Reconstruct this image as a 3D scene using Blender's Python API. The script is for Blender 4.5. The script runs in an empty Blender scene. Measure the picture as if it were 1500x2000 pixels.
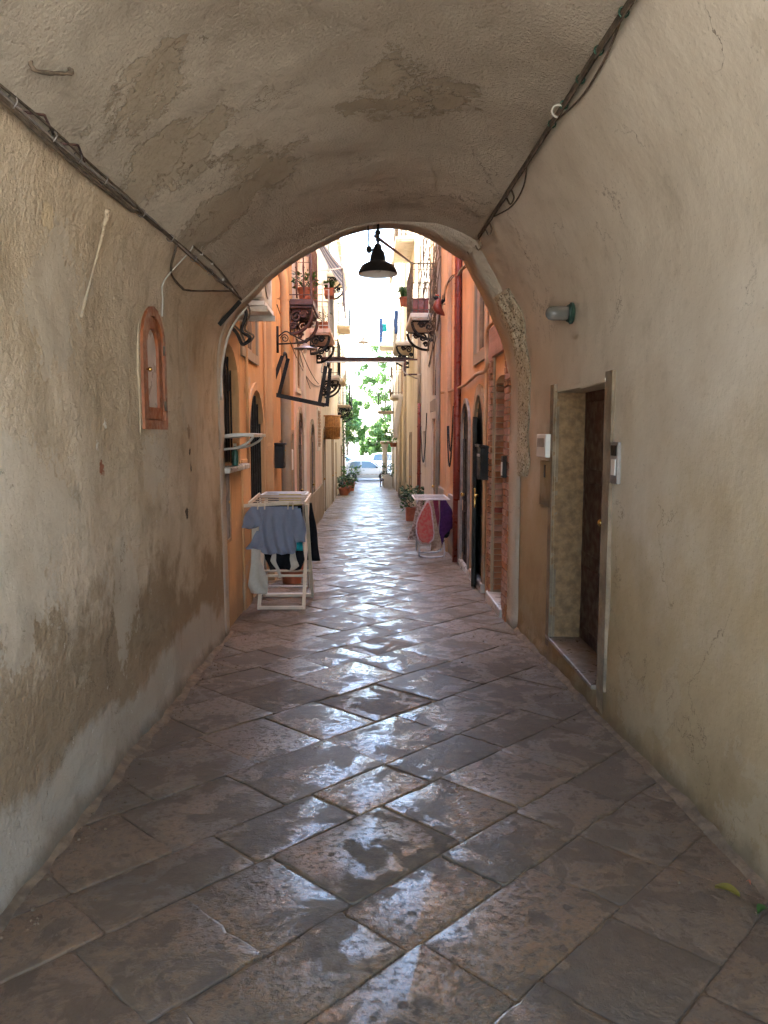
import bpy, math, random
from mathutils import Vector, Matrix, Euler, noise
random.seed(11)
R = math.radians
sc = bpy.context.scene
col = sc.collection
# ------------------------------------------------------------------ camera
cam_data = bpy.data.cameras.new('camera')
cam = bpy.data.objects.new('camera', cam_data); col.objects.link(cam)
sc.camera = cam
cam_data.sensor_fit = 'VERTICAL'; cam_data.sensor_height = 36.0; cam_data.lens = 27.0
cam_data.clip_start = 0.05; cam_data.clip_end = 3000
PITCH, YAW = math.atan(150 / 1500), math.atan(28 / 1500)
cam.location = (0, 0, 1.6)
cam.rotation_euler = (math.pi / 2 - PITCH, 0, -YAW)
# ------------------------------------------------------------------ light
SUN_EL, SUN_AZ = 60.0, 50.0          # azimuth: degrees from +Y towards -X
EXPOSURE = 3.7
world = bpy.data.worlds.new('World'); sc.world = world; world.use_nodes = True
wn = world.node_tree
sky = wn.nodes.new('ShaderNodeTexSky'); sky.sky_type = 'NISHITA'; sky.sun_disc = False
sky.sun_elevation = R(SUN_EL); sky.sun_rotation = R(-SUN_AZ)
sky.air_density = 1.0; sky.dust_density = 1.0; sky.ozone_density = 1.0
wn.nodes['Background'].inputs['Strength'].default_value = 0.15
wn.links.new(sky.outputs[0], wn.nodes['Background'].inputs[0])
sd = bpy.data.lights.new('sun', 'SUN'); sd.energy = 5.0; sd.angle = R(0.53); sd.color = (1.0, 0.95, 0.87)
sun = bpy.data.objects.new('sun', sd); col.objects.link(sun); sun.location = (-20, 20, 40)
to_sun = Vector((-math.sin(R(SUN_AZ)) * math.cos(R(SUN_EL)), math.cos(R(SUN_AZ)) * math.cos(R(SUN_EL)), math.sin(R(SUN_EL))))
sun.rotation_euler = to_sun.to_track_quat('Z', 'Y').to_euler()
vs = sc.view_settings
vs.view_transform = 'Standard'; vs.look = 'None'; vs.gamma = 1.0; vs.exposure = EXPOSURE; vs.use_curve_mapping = False
cy = sc.cycles
cy.use_denoising = True
try: cy.denoiser = 'OPENIMAGEDENOISE'
except Exception: pass
cy.use_adaptive_sampling = True; cy.adaptive_threshold = 0.03; cy.adaptive_min_samples = 16
cy.max_bounces = 10; cy.diffuse_bounces = 6; cy.glossy_bounces = 4; cy.transmission_bounces = 6; cy.transparent_max_bounces = 12
cy.sample_clamp_indirect = 8.0; cy.caustics_reflective = False; cy.caustics_refractive = False

# ------------------------------------------------------------------ where a picture point lies on a real plane
ROT = Euler((math.pi / 2 - PITCH, 0, -YAW)).to_matrix()
def ray(px, py): return ROT @ Vector(((px - 750) / 1500, -(py - 1000) / 1500, -1.0))
SLOPE = 0.030
def floor_z(y): return -SLOPE * min(max(y, -3.0), 50.0)
def on_x(px, py, X):
    d = ray(px, py); t = X / d.x
    return Vector((X, d.y * t, 1.6 + d.z * t))
def on_y(px, py, Y):
    d = ray(px, py); t = Y / d.y
    return Vector((d.x * t, Y, 1.6 + d.z * t))

# ------------------------------------------------------------------ mesh helpers
ORG = {}
def setp(o, label=None, category=None, group=None, kind=None):
    if label: o['label'] = label
    if category: o['category'] = category
    if group: o['group'] = group
    if kind: o['kind'] = kind
    return o
def thing(name, label, category, loc=(0, 0, 0), group=None):
    o = bpy.data.objects.new(name, None); col.objects.link(o); o.location = loc
    o.empty_display_size = 0.1
    ORG[o] = Vector(loc)
    return setp(o, label, category, group)
class MB:
    def __init__(s): s.v = []; s.f = []; s.att = []
    def vert(s, p): s.v.append(Vector(p)); return len(s.v) - 1
    def poly(s, pts):
        i = len(s.v); s.v += [Vector(p) for p in pts]; s.f.append(tuple(range(i, i + len(pts)))); return s
    def box(s, a, b, rot=None, about=None):
        x0, y0, z0 = a; x1, y1, z1 = b
        P = [(x0,y0,z0),(x1,y0,z0),(x1,y1,z0),(x0,y1,z0),(x0,y0,z1),(x1,y0,z1),(x1,y1,z1),(x0,y1,z1)]
        P = [Vector(p) for p in P]
        if rot is not None:
            c = Vector(about) if about else Vector(((x0+x1)/2,(y0+y1)/2,(z0+z1)/2))
            P = [c + rot @ (p - c) for p in P]
        i = len(s.v); s.v += P
        s.f += [tuple(i + k for k in q) for q in ((0,3,2,1),(4,5,6,7),(0,1,5,4),(1,2,6,5),(2,3,7,6),(3,0,4,7))]
        return s
    def bar(s, p, q, w, h=None, up=(0, 0, 1)):
        p, q = Vector(p), Vector(q); d = (q - p).normalized(); h = h or w
        u = Vector(up)
        if abs(d.dot(u)) > 0.95: u = Vector((0, 1, 0))
        a = d.cross(u).normalized(); b = a.cross(d)
        i = len(s.v)
        for e in (p, q):
            for sa, sb in ((-1,-1),(1,-1),(1,1),(-1,1)): s.v.append(e + a * sa * w / 2 + b * sb * h / 2)
        s.f += [tuple(i + k for k in q_) for q_ in ((0,3,2,1),(4,5,6,7),(0,1,5,4),(1,2,6,5),(2,3,7,6),(3,0,4,7))]
        return s
    def tube(s, path, r, n=8, closed=False, cap=True):
        path = [Vector(p) for p in path]; m = len(path)
        rs = r if isinstance(r, (list, tuple)) else [r] * m
        rings = []; prev = None
        for k, p in enumerate(path):
            a = path[(k - 1) % m] if (closed or k > 0) else p
            b = path[(k + 1) % m] if (closed or k < m - 1) else p
            d = (b - a).normalized() if (b - a).length > 1e-9 else Vector((0, 0, 1))
            if prev is None:
                u = Vector((0, 0, 1)) if abs(d.z) < 0.9 else Vector((1, 0, 0))
                u = (u - d * u.dot(d)).normalized()
            else:
                u = prev - d * prev.dot(d)
                u = u.normalized() if u.length > 1e-6 else d.orthogonal().normalized()
            prev = u; w = d.cross(u)
            i = len(s.v); rings.append(i)
            for j in range(n):
                t = 2 * math.pi * j / n
                s.v.append(p + (u * math.cos(t) + w * math.sin(t)) * rs[k])
        for k in range(m if closed else m - 1):
            a, b = rings[k], rings[(k + 1) % m]
            for j in range(n): s.f.append((a + j, a + (j+1) % n, b + (j+1) % n, b + j))
        if cap and not closed:
            s.f.append(tuple(rings[0] + j for j in reversed(range(n)))); s.f.append(tuple(rings[-1] + j for j in range(n)))
        return s
    def lathe(s, prof, c, n=24, axis='Z'):
        c = Vector(c); rings = []
        for (r, h) in prof:
            i = len(s.v); rings.append(i)
            for j in range(n):
                t = 2 * math.pi * j / n; a, b = r * math.cos(t), r * math.sin(t)
                s.v.append(c + (Vector((a, b, h)) if axis == 'Z' else Vector((h, a, b)) if axis == 'X' else Vector((a, h, b))))
        for k in range(len(rings) - 1):
            for j in range(n):
                q = (rings[k] + j, rings[k] + (j+1) % n, rings[k+1] + (j+1) % n, rings[k+1] + j)
                s.f.append(q)
        return s
    def ico(s, c, r, sc_=(1, 1, 1), seed=0, amp=0.0, n=8, m=6):
        c = Vector(c); i0 = len(s.v)
        for a in range(m + 1):
            th = math.pi * a / m
            for b in range(n):
                ph = 2 * math.pi * b / n
                d = Vector((math.sin(th) * math.cos(ph), math.sin(th) * math.sin(ph), math.cos(th)))
                k = 1 + amp * noise.noise(d * 2 + Vector((seed, 0, 0)))
                s.v.append(c + Vector((d.x * sc_[0], d.y * sc_[1], d.z * sc_[2])) * r * k)
        for a in range(m):
            for b in range(n):
                s.f.append((i0 + a*n + b, i0 + (a+1)*n + b, i0 + (a+1)*n + (b+1) % n, i0 + a*n + (b+1) % n))
        return s
    def grid(s, fn, nu, nv):
        i = len(s.v)
        for a in range(nu + 1):
            for b in range(nv + 1): s.v.append(Vector(fn(a / nu, b / nv)))
        for a in range(nu):
            for b in range(nv):
                k = i + a * (nv + 1) + b
                s.f.append((k, k + nv + 1, k + nv + 2, k + 1))
        return s
    def build(s, name, mat, parent=None, smooth=False, bevel=0.0, solid=0.0, loc=None, flip=False, angle=None):
        me = bpy.data.meshes.new(name)
        org = ORG.get(parent, Vector((0, 0, 0))) if parent is not None else (Vector(loc) if loc else Vector((0, 0, 0)))
        me.from_pydata([tuple(p - org) for p in s.v], [], [f[::-1] for f in s.f] if flip else s.f)
        me.update()
        if smooth:
            for p in me.polygons: p.use_smooth = True
        me.materials.append(mat)
        o = bpy.data.objects.new(name, me); col.objects.link(o)
        if parent is not None: o.parent = parent
        elif loc: o.location = loc
        ORG[o] = org
        if solid:
            md = o.modifiers.new('solid', 'SOLIDIFY'); md.thickness = solid; md.offset = 0
        if bevel:
            md = o.modifiers.new('bevel', 'BEVEL'); md.width = bevel; md.segments = 2; md.limit_method = 'ANGLE'
        if smooth and angle:
            for e in me.edges: pass
            me.set_sharp_from_angle(angle=R(angle))
        return o
def weld(o, d=0.0005):
    import bmesh
    b = bmesh.new(); b.from_mesh(o.data); bmesh.ops.remove_doubles(b, verts=b.verts, dist=d)
    bmesh.ops.recalc_face_normals(b, faces=b.faces); b.to_mesh(o.data); b.free()
def copy_tree(o, loc=None, parent=None):
    c = o.copy(); col.objects.link(c)
    if parent is not None: c.parent = parent
    if loc is not None: c.location = loc
    for ch in list(o.children): copy_tree(ch, None, c)
    return c
def catmull(P, n):
    P = [Vector(p) for p in P]; out = []
    for i in range(len(P) - 1):
        p0 = P[max(i-1, 0)]; p1 = P[i]; p2 = P[i+1]; p3 = P[min(i+2, len(P)-1)]
        for k in range(n):
            t = k / n
            out.append(0.5 * ((2*p1) + (p2-p0)*t + (2*p0-5*p1+4*p2-p3)*t*t + (3*p1-p0-3*p2+p3)*t**3))
    out.append(P[-1]); return out
def sag(p, q, d, n=10):
    p, q = Vector(p), Vector(q)
    return [p.lerp(q, k / n) + Vector((0, 0, -d * 4 * (k / n) * (1 - k / n))) for k in range(n + 1)]

# ------------------------------------------------------------------ materials
def nd(nt, typ, ins=None, **attrs):
    n = nt.nodes.new('ShaderNode' + typ)
    for k, v in attrs.items(): setattr(n, k, v)
    for k, v in (ins or {}).items():
        if isinstance(v, bpy.types.NodeSocket): nt.links.new(v, n.inputs[k])
        else: n.inputs[k].default_value = v
    return n
def newmat(name):
    m = bpy.data.materials.new(name); m.use_nodes = True
    return m, m.node_tree, m.node_tree.nodes['Principled BSDF']
def c4(c): return (c[0], c[1], c[2], 1.0)
def coords(nt, scale=(1, 1, 1), loc=(0, 0, 0)):
    tc = nd(nt, 'TexCoord')
    mp = nd(nt, 'Mapping', {'Vector': tc.outputs['Object'], 'Scale': scale, 'Location': loc})
    return mp.outputs[0]
def tnoise(nt, vec, scale, detail=4, rough=0.55, dist=0.0):
    return nd(nt, 'TexNoise', {'Vector': vec, 'Scale': scale, 'Detail': detail, 'Roughness': rough, 'Distortion': dist}).outputs[0]
def ramp(nt, fac, a, b, va=0.0, vb=1.0):
    return nd(nt, 'MapRange', {'Value': fac, 'From Min': a, 'From Max': b, 'To Min': va, 'To Max': vb}, interpolation_type='SMOOTHSTEP').outputs[0]
def mix(nt, fac, a, b, blend='MIX'):
    n = nt.nodes.new('ShaderNodeMix'); n.data_type = 'RGBA'; n.blend_type = blend
    for k, v in ((0, fac), (6, a), (7, b)):
        if isinstance(v, bpy.types.NodeSocket): nt.links.new(v, n.inputs[k])
        elif k == 0: n.inputs[0].default_value = v
        else: n.inputs[k].default_value = c4(v)
    return n.outputs[2]
def math_(nt, op, a, b=None, c=None):
    n = nt.nodes.new('ShaderNodeMath'); n.operation = op
    for k, v in enumerate((a, b, c)):
        if v is None: continue
        if isinstance(v, bpy.types.NodeSocket): nt.links.new(v, n.inputs[k])
        else: n.inputs[k].default_value = v
    return n.outputs[0]
def mixf(nt, f, a, b): return math_(nt, 'ADD', math_(nt, 'MULTIPLY', a, math_(nt, 'SUBTRACT', 1.0, f)), math_(nt, 'MULTIPLY', f, b))
def bump(nt, h, strength, dist, normal=None):
    ins = {'Height': h, 'Strength': strength, 'Distance': dist}
    if normal is not None: ins['Normal'] = normal
    return nd(nt, 'Bump', ins).outputs[0]
def simple(name, c, rough=0.6, metal=0.0, var=0.25, vscale=6.0, bmp=0.15, bscale=60, spec=None, rvar=0.15):
    """one paint or metal with mottling, uneven gloss and fine relief"""
    m, nt, b = newmat(name); v = coords(nt)
    n = tnoise(nt, v, vscale, 6, 0.62)
    f = ramp(nt, n, 0.3, 0.72)
    d = tuple(x * (1 - var) for x in c); l = tuple(min(1, x * (1 + var * 0.6)) for x in c)
    nt.links.new(mix(nt, f, d, l), b.inputs['Base Color'])
    rr = ramp(nt, tnoise(nt, v, vscale * 2.3, 4), 0.3, 0.7, max(0.02, rough - rvar), min(1, rough + rvar))
    nt.links.new(rr, b.inputs['Roughness'])
    b.inputs['Metallic'].default_value = metal
    if spec is not None: b.inputs['Specular IOR Level'].default_value = spec
    if bmp: nt.links.new(bump(nt, tnoise(nt, v, bscale, 4), bmp, 0.01), b.inputs['Normal'])
    return m
def render_wall(name, c, stain=(0.22, 0.16, 0.11), pale=None, amt=0.7, bmp=0.35, grain=70, zlow=None):
    """lime-washed street facade: blotches, vertical drip streaks, worn pale spots, fine grain"""
    m, nt, b = newmat(name); v = coords(nt)
    pale = pale or tuple(min(1, x * 1.25 + 0.05) for x in c)
    big = tnoise(nt, v, 0.9, 7, 0.62)
    k = mix(nt, ramp(nt, big, 0.35, 0.7), tuple(x * 0.82 for x in c), c)
    vs_ = coords(nt, (2.2, 2.2, 0.22), (3, 7, 1))
    st = math_(nt, 'MULTIPLY', ramp(nt, tnoise(nt, vs_, 2.4, 7, 0.66), 0.5, 0.78), amt)
    k = mix(nt, st, k, stain)
    sp = ramp(nt, tnoise(nt, v, 3.1, 8, 0.7, 0.4), 0.6, 0.7)
    k = mix(nt, math_(nt, 'MULTIPLY', sp, 0.6), k, pale)
    pl = ramp(nt, tnoise(nt, v, 1.7, 7, 0.68, 0.3), 0.62, 0.645)              # old paint fallen off
    k = mix(nt, math_(nt, 'MULTIPLY', pl, 0.55), k, (0.46, 0.40, 0.33))
    zz = math_(nt, 'ADD', nd(nt, 'SeparateXYZ', {0: nd(nt, 'TexCoord').outputs['Object']}).outputs[2], math_(nt, 'MULTIPLY', math_(nt, 'SUBTRACT', big, 0.5), 1.6))
    k = mix(nt, ramp(nt, zz, 0.0, 0.75, 0.5, 0.0), k, stain)                  # splash zone
    fine = tnoise(nt, v, grain, 3, 0.6)
    k = mix(nt, ramp(nt, fine, 0.3, 0.7, 0.0, 0.18), k, tuple(x * 0.6 for x in c))
    nt.links.new(k, b.inputs['Base Color'])
    b.inputs['Roughness'].default_value = 0.9; b.inputs['Specular IOR Level'].default_value = 0.25
    h = math_(nt, 'ADD', math_(nt, 'MULTIPLY', fine, 0.25), tnoise(nt, v, 9, 5, 0.6))
    h = math_(nt, 'SUBTRACT', h, math_(nt, 'MULTIPLY', sp, 0.2))
    nt.links.new(bump(nt, h, bmp, 0.02), b.inputs['Normal'])
    return m
def fabric(name, c, c2=None, scale=25.0, trans=0.15):
    m, nt, b = newmat(name); v = coords(nt)
    c2 = c2 or tuple(x * 0.75 for x in c)
    n = tnoise(nt, v, scale, 3, 0.6)
    nt.links.new(mix(nt, ramp(nt, n, 0.42, 0.58), c2, c), b.inputs['Base Color'])
    b.inputs['Roughness'].default_value = 0.95; b.inputs['Specular IOR Level'].default_value = 0.15
    w = tnoise(nt, v, 260, 2)
    nt.links.new(bump(nt, w, 0.25, 0.003), b.inputs['Normal'])
    if trans:
        t = nd(nt, 'BsdfTranslucent', {'Color': c4(c)}); ms = nd(nt, 'MixShader', {0: trans, 1: b.outputs[0], 2: t.outputs[0]})
        nt.links.new(ms.outputs[0], nt.nodes['Material Output'].inputs['Surface'])
    return m
def leaf_mat(name, c1, c2):
    m, nt, b = newmat(name); v = coords(nt)
    at = nd(nt, 'Attribute', attribute_name='rnd')
    k = mix(nt, at.outputs['Fac'], c1, c2)
    nt.links.new(k, b.inputs['Base Color']); b.inputs['Roughness'].default_value = 0.5
    t = nd(nt, 'BsdfTranslucent', {'Color': k})
    ms = nd(nt, 'MixShader', {0: 0.4, 1: b.outputs[0], 2: t.outputs[0]})
    nt.links.new(ms.outputs[0], nt.nodes['Material Output'].inputs['Surface'])
    return m
M = {}
def pocked(name):
    m, nt, b = newmat(name); v = coords(nt)
    n = tnoise(nt, v, 16, 5, 0.6); pit = ramp(nt, tnoise(nt, v, 55, 3, 0.6, 0.4), 0.36, 0.46)
    k = mix(nt, ramp(nt, n, 0.35, 0.65), (0.46, 0.39, 0.27), (0.60, 0.53, 0.40)); k = mix(nt, pit, (0.10, 0.075, 0.045), k)
    nt.links.new(k, b.inputs['Base Color']); b.inputs['Roughness'].default_value = 0.95
    nt.links.new(bump(nt, math_(nt, 'ADD', pit, n), 1.0, 0.015), b.inputs['Normal']); return m
def tunnel_plaster(name, kind):
    m, nt, b = newmat(name); v = coords(nt)
    tc = nd(nt, 'TexCoord'); xyz = nd(nt, 'SeparateXYZ', {0: tc.outputs['Object']})
    X, Y, Z = xyz.outputs
    warp = nd(nt, 'TexNoise', {'Vector': v, 'Scale': 2.2, 'Detail': 6, 'Roughness': 0.66})
    wv = nd(nt, 'VectorMath', {0: v, 1: warp.outputs['Color']}, operation='ADD').outputs[0]
    big = tnoise(nt, v, 0.75, 5, 0.6); mid = tnoise(nt, v, 3.3, 6, 0.66); fine = tnoise(nt, v, 34, 4, 0.7)
    zr = math_(nt, 'ADD', Z, math_(nt, 'MULTIPLY', Y, SLOPE))          # height over the sloping floor
    def blob(cx, cy, cz, r, edge=0.12):                                # a patch with a ragged noise outline
        d = nd(nt, 'VectorMath', {0: wv, 1: (cx + 0.5, cy + 0.5, cz + 0.5)}, operation='DISTANCE').outputs['Value']
        d = math_(nt, 'ADD', d, math_(nt, 'MULTIPLY', math_(nt, 'SUBTRACT', fine, 0.5), 0.32))
        return ramp(nt, d, r, r + edge, 1.0, 0.0)
    def chip(cx, cy, cz, r, soft=0.006):
        d = nd(nt, 'VectorMath', {0: v, 1: (cx, cy, cz)}, operation='DISTANCE').outputs['Value']
        d = math_(nt, 'ADD', d, math_(nt, 'MULTIPLY', math_(nt, 'SUBTRACT', fine, 0.5), 0.09))
        return ramp(nt, d, r, r + soft, 1.0, 0.0)
    if kind == 'vault':
        base = mix(nt, ramp(nt, big, 0.35, 0.68), (0.485, 0.42, 0.335), (0.615, 0.545, 0.445))
        base = mix(nt, ramp(nt, mid, 0.52, 0.75, 0, 0.45), base, (0.36, 0.295, 0.22))
        bl = None
        for q in ((0.10, 4.15, 3.47, 0.16), (0.36, 4.5, 3.45, 0.2), (0.05, 4.55, 3.47, 0.15), (-0.95, 3.35, 2.98, 0.18), (-0.9, 4.15, 3.02, 0.26), (-0.62, 5.0, 3.18, 0.26),
                  (-1.0, 5.0, 2.92, 0.3), (-1.05, 3.9, 2.9, 0.2), (-0.72, 4.6, 3.12, 0.16)):
            k = blob(*q, 0.02); bl = k if bl is None else math_(nt, 'MAXIMUM', bl, k)
        base = mix(nt, math_(nt, 'MULTIPLY', bl, 0.62), base, (0.31, 0.25, 0.175))
        pop = tnoise(nt, v, 64, 5, 0.72)
        pop2 = nd(nt, 'TexVoronoi', {'Vector': v, 'Scale': 62.0, 'Randomness': 1.0}, feature='SMOOTH_F1').outputs['Distance']
        h = math_(nt, 'ADD', pop, math_(nt, 'MULTIPLY', pop2, -0.35))
        keep = ramp(nt, bl, 0.1, 0.9, 1.0, 0.3)
        h = math_(nt, 'MULTIPLY', h, keep)
        h = math_(nt, 'ADD', h, math_(nt, 'MULTIPLY', bl, -0.75))
        st, dist = 0.85, 0.025
    elif kind == 'rough':
        base = mix(nt, ramp(nt, big, 0.36, 0.66), (0.475, 0.37, 0.25), (0.605, 0.495, 0.37))
        base = mix(nt, ramp(nt, mid, 0.5, 0.72, 0, 0.6), base, (0.32, 0.25, 0.165))
        # rising damp, brown and ragged
        dz = math_(nt, 'ADD', zr, math_(nt, 'MULTIPLY', math_(nt, 'SUBTRACT', tnoise(nt, v, 1.1, 8, 0.68), 0.5), 2.6))
        damp = math_(nt, 'MULTIPLY', ramp(nt, dz, 0.75, 1.15, 1.0, 0.0), 0.78)
        base = mix(nt, damp, base, (0.225, 0.15, 0.08))
        # later cement render along the foot of the wall
        cz = math_(nt, 'ADD', zr, math_(nt, 'MULTIPLY', math_(nt, 'SUBTRACT', tnoise(nt, v, 1.5, 7, 0.62), 0.5), 0.9))
        cem = ramp(nt, cz, 0.30, 0.42, 1.0, 0.0)
        base = mix(nt, math_(nt, 'MULTIPLY', cem, 0.85), base, (0.43, 0.375, 0.30))
        vst = coords(nt, (3, 3, 0.35))
        base = mix(nt, ramp(nt, tnoise(nt, vst, 2.6, 7, 0.7), 0.53, 0.75, 0, 0.45), base, (0.26, 0.20, 0.135))
        sp = ramp(nt, tnoise(nt, v, 21, 4, 0.75), 0.665, 0.70)
        base = mix(nt, math_(nt, 'MULTIPLY', sp, 0.7), base, (0.62, 0.56, 0.47))
        lump = tnoise(nt, v, 9, 6, 0.65)
        pit = ramp(nt, tnoise(nt, v, 46, 3, 0.6), 0.36, 0.46)
        h = math_(nt, 'ADD', math_(nt, 'MULTIPLY', lump, 1.3), math_(nt, 'MULTIPLY', fine, 0.6))
        h = math_(nt, 'ADD', h, math_(nt, 'MULTIPLY', pit, 0.15))
        h = math_(nt, 'MULTIPLY', h, ramp(nt, cem, 0, 1, 1.0, 0.45))
        h = math_(nt, 'ADD', h, math_(nt, 'MULTIPLY', cem, 0.5))
        for q in ((-1.3, 4.68, 1.47, 0.20), (-1.3, 3.3, 2.15, 0.3), (-1.3, 2.9, 1.2, 0.34), (-1.3, 5.7, 1.9, 0.3), (-1.3, 4.0, 0.75, 0.26)):   # smoother later repairs
            k = blob(*q, 0.03); base = mix(nt, math_(nt, 'MULTIPLY', k, 0.55), base, (0.50, 0.435, 0.345)); h = mixf(nt, math_(nt, 'MULTIPLY', k, 0.75), h, 1.15)
        for q, cc, dh in (((-1.29, 3.77, 1.44, 0.035), (0.36, 0.14, 0.08), 0.5), ((-1.29, 3.72, 1.55, 0.022), (0.72, 0.68, 0.60), -0.2), ((-1.29, 3.86, 1.66, 0.026), (0.70, 0.66, 0.58), -0.2), ((-1.29, 3.2, 2.47, 0.05), (0.58, 0.45, 0.29), 0.3),
                         ((-1.29, 5.62, 1.48, 0.028), (0.07, 0.055, 0.04), 1.2), ((-1.29, 5.66, 1.36, 0.03), (0.08, 0.06, 0.045), 1.2), ((-1.29, 5.45, 1.05, 0.034), (0.10, 0.075, 0.05), 1.0), ((-1.29, 5.6, 1.62, 0.05), (0.27, 0.19, 0.12), 0.6)):
            k = chip(*q); base = mix(nt, k, base, cc); h = math_(nt, 'SUBTRACT', h, math_(nt, 'MULTIPLY', k, dh))
        st, dist = 0.7, 0.026
    else:
        base = mix(nt, ramp(nt, big, 0.33, 0.7), (0.58, 0.51, 0.41), (0.70, 0.64, 0.545))
        dz = math_(nt, 'ADD', zr, math_(nt, 'MULTIPLY', math_(nt, 'SUBTRACT', tnoise(nt, v, 0.9, 8, 0.66), 0.5), 2.4))
        base = mix(nt, ramp(nt, dz, 0.7, 2.2, 0.95, 0.0), base, (0.45, 0.34, 0.195))
        base = mix(nt, ramp(nt, dz, -0.1, 0.85, 0.85, 0.0), base, (0.25, 0.175, 0.09))
        base = mix(nt, ramp(nt, mid, 0.56, 0.72, 0, 0.3), base, (0.36, 0.30, 0.21))
        fl = ramp(nt, math_(nt, 'ADD', math_(nt, 'MULTIPLY', ramp(nt, zr, 0.35, 0.8, 0.16, 0.0), 1.0), tnoise(nt, v, 2.6, 8, 0.68)), 0.66, 0.69)
        base = mix(nt, math_(nt, 'MULTIPLY', fl, 0.22), base, (0.50, 0.43, 0.32))
        h = math_(nt, 'ADD', tnoise(nt, v, 5, 6, 0.6), math_(nt, 'MULTIPLY', fine, 0.22))
        h = math_(nt, 'SUBTRACT', h, math_(nt, 'MULTIPLY', fl, 0.1))
        st, dist = 0.36, 0.02
    # hairline cracks and grime where the wall meets the paving
    ck = nd(nt, 'TexVoronoi', {'Vector': wv, 'Scale': 1.1, 'Randomness': 1.0}, feature='DISTANCE_TO_EDGE').outputs['Distance']
    ck = math_(nt, 'MULTIPLY', ramp(nt, ck, 0.0, 0.006, 1.0, 0.0), ramp(nt, big, 0.5, 0.58))
    base = mix(nt, math_(nt, 'MULTIPLY', ck, 0.7), base, (0.14, 0.10, 0.065)); h = math_(nt, 'SUBTRACT', h, math_(nt, 'MULTIPLY', ck, 0.5))
    gr = math_(nt, 'ADD', zr, math_(nt, 'MULTIPLY', math_(nt, 'SUBTRACT', mid, 0.5), 0.25))
    base = mix(nt, ramp(nt, gr, 0.0, 0.13, 0.75, 0.0), base, (0.12, 0.085, 0.05))
    # mould and dirt speckle
    base = mix(nt, ramp(nt, tnoise(nt, v, 60, 3, 0.7), 0.3, 0.38, 0.35, 0.0), base, (0.13, 0.10, 0.07))
    nt.links.new(base, b.inputs['Base Color'])
    b.inputs['Roughness'].default_value = 0.92; b.inputs['Specular IOR Level'].default_value = 0.2
    nt.links.new(bump(nt, h, st, dist), b.inputs['Normal'])
    return m
def paving(name, dull=0.0):
    m, nt, b = newmat(name); v = coords(nt)
    at = nd(nt, 'Attribute', attribute_name='rnd').outputs['Fac']
    tc = nd(nt, 'TexCoord'); xyz = nd(nt, 'SeparateXYZ', {0: tc.outputs['Object']})
    off = nd(nt, 'CombineXYZ', {0: math_(nt, 'MULTIPLY', at, 37.0), 1: math_(nt, 'MULTIPLY', at, 91.0), 2: 0.0}).outputs[0]
    vo = nd(nt, 'VectorMath', {0: v, 1: off}, operation='ADD').outputs[0]
    n1 = tnoise(nt, vo, 3.2, 6, 0.66, 0.3); n2 = tnoise(nt, vo, 14, 6, 0.68); n3 = tnoise(nt, vo, 70, 4, 0.65)
    slab = nd(nt, 'ValToRGB', {0: at})
    cr = slab.color_ramp; cr.elements[0].color = (0.10, 0.07, 0.044, 1); cr.elements[1].color = (0.27, 0.155, 0.078, 1)
    for p, c in ((0.25, (0.18, 0.12, 0.073)), (0.5, (0.11, 0.093, 0.073)), (0.75, (0.20, 0.138, 0.086))):
        e = cr.elements.new(p); e.color = c4(c)
    # polished skin of the stone (1) against flaked, dull hollows (0)
    big = math_(nt, 'ADD', tnoise(nt, v, 4.4, 7, 0.63, 0.5), math_(nt, 'MULTIPLY', math_(nt, 'SUBTRACT', at, 0.5), 0.12))
    skin = ramp(nt, big, 0.455, 0.53)
    vor = nd(nt, 'TexVoronoi', {'Vector': vo, 'Scale': 11.0, 'Randomness': 1.0}).outputs['Distance']
    vor = math_(nt, 'ADD', vor, math_(nt, 'MULTIPLY', math_(nt, 'SUBTRACT', n2, 0.5), 0.9))
    skin = math_(nt, 'MINIMUM', skin, ramp(nt, vor, 0.08, 0.2))
    fl = ramp(nt, tnoise(nt, vo, 34, 6, 0.7), 0.34, 0.5)
    skin = math_(nt, 'MINIMUM', skin, fl)
    grey = mix(nt, ramp(nt, n2, 0.35, 0.65), (0.058, 0.046, 0.032), (0.115, 0.086, 0.054))
    tan = mix(nt, ramp(nt, n1, 0.4, 0.6), slab.outputs[0], (0.235, 0.14, 0.066))
    k = mix(nt, math_(nt, 'ADD', math_(nt, 'MULTIPLY', skin, 0.7), 0.12), grey, tan)
    k = mix(nt, ramp(nt, tnoise(nt, vo, 40, 5, 0.7), 0.40, 0.52, 0.55, 0.0), k, (0.08, 0.066, 0.05))
    # foot traffic polishes the middle; dust stays along the walls
    ax = math_(nt, 'ABSOLUTE', math_(nt, 'ADD', math_(nt, 'SUBTRACT', xyz.outputs[0], 0.05), math_(nt, 'MULTIPLY', math_(nt, 'SUBTRACT', n1, 0.5), 0.5)))
    dust = ramp(nt, ax, 0.35, 1.0)
    k = mix(nt, math_(nt, 'MULTIPLY', dust, 0.5), k, (0.155, 0.10, 0.056))
    nt.links.new(k, b.inputs['Base Color'])
    r = math_(nt, 'ADD', ramp(nt, skin, 0, 1, 0.46, 0.22), math_(nt, 'MULTIPLY', dust, 0.34))
    r = math_(nt, 'ADD', r, math_(nt, 'MULTIPLY', n3, 0.1))
    nt.links.new(math_(nt, 'ADD', r, dull), b.inputs['Roughness'])
    b.inputs['Specular IOR Level'].default_value = 0.6
    nt.links.new(math_(nt, 'MULTIPLY', math_(nt, 'MULTIPLY', skin, math_(nt, 'SUBTRACT', 1.0, dust)), 0.55), b.inputs['Coat Weight']); b.inputs['Coat Roughness'].default_value = 0.18
    h = math_(nt, 'ADD', math_(nt, 'MULTIPLY', skin, 0.3), math_(nt, 'MULTIPLY', n2, 0.7))
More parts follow.
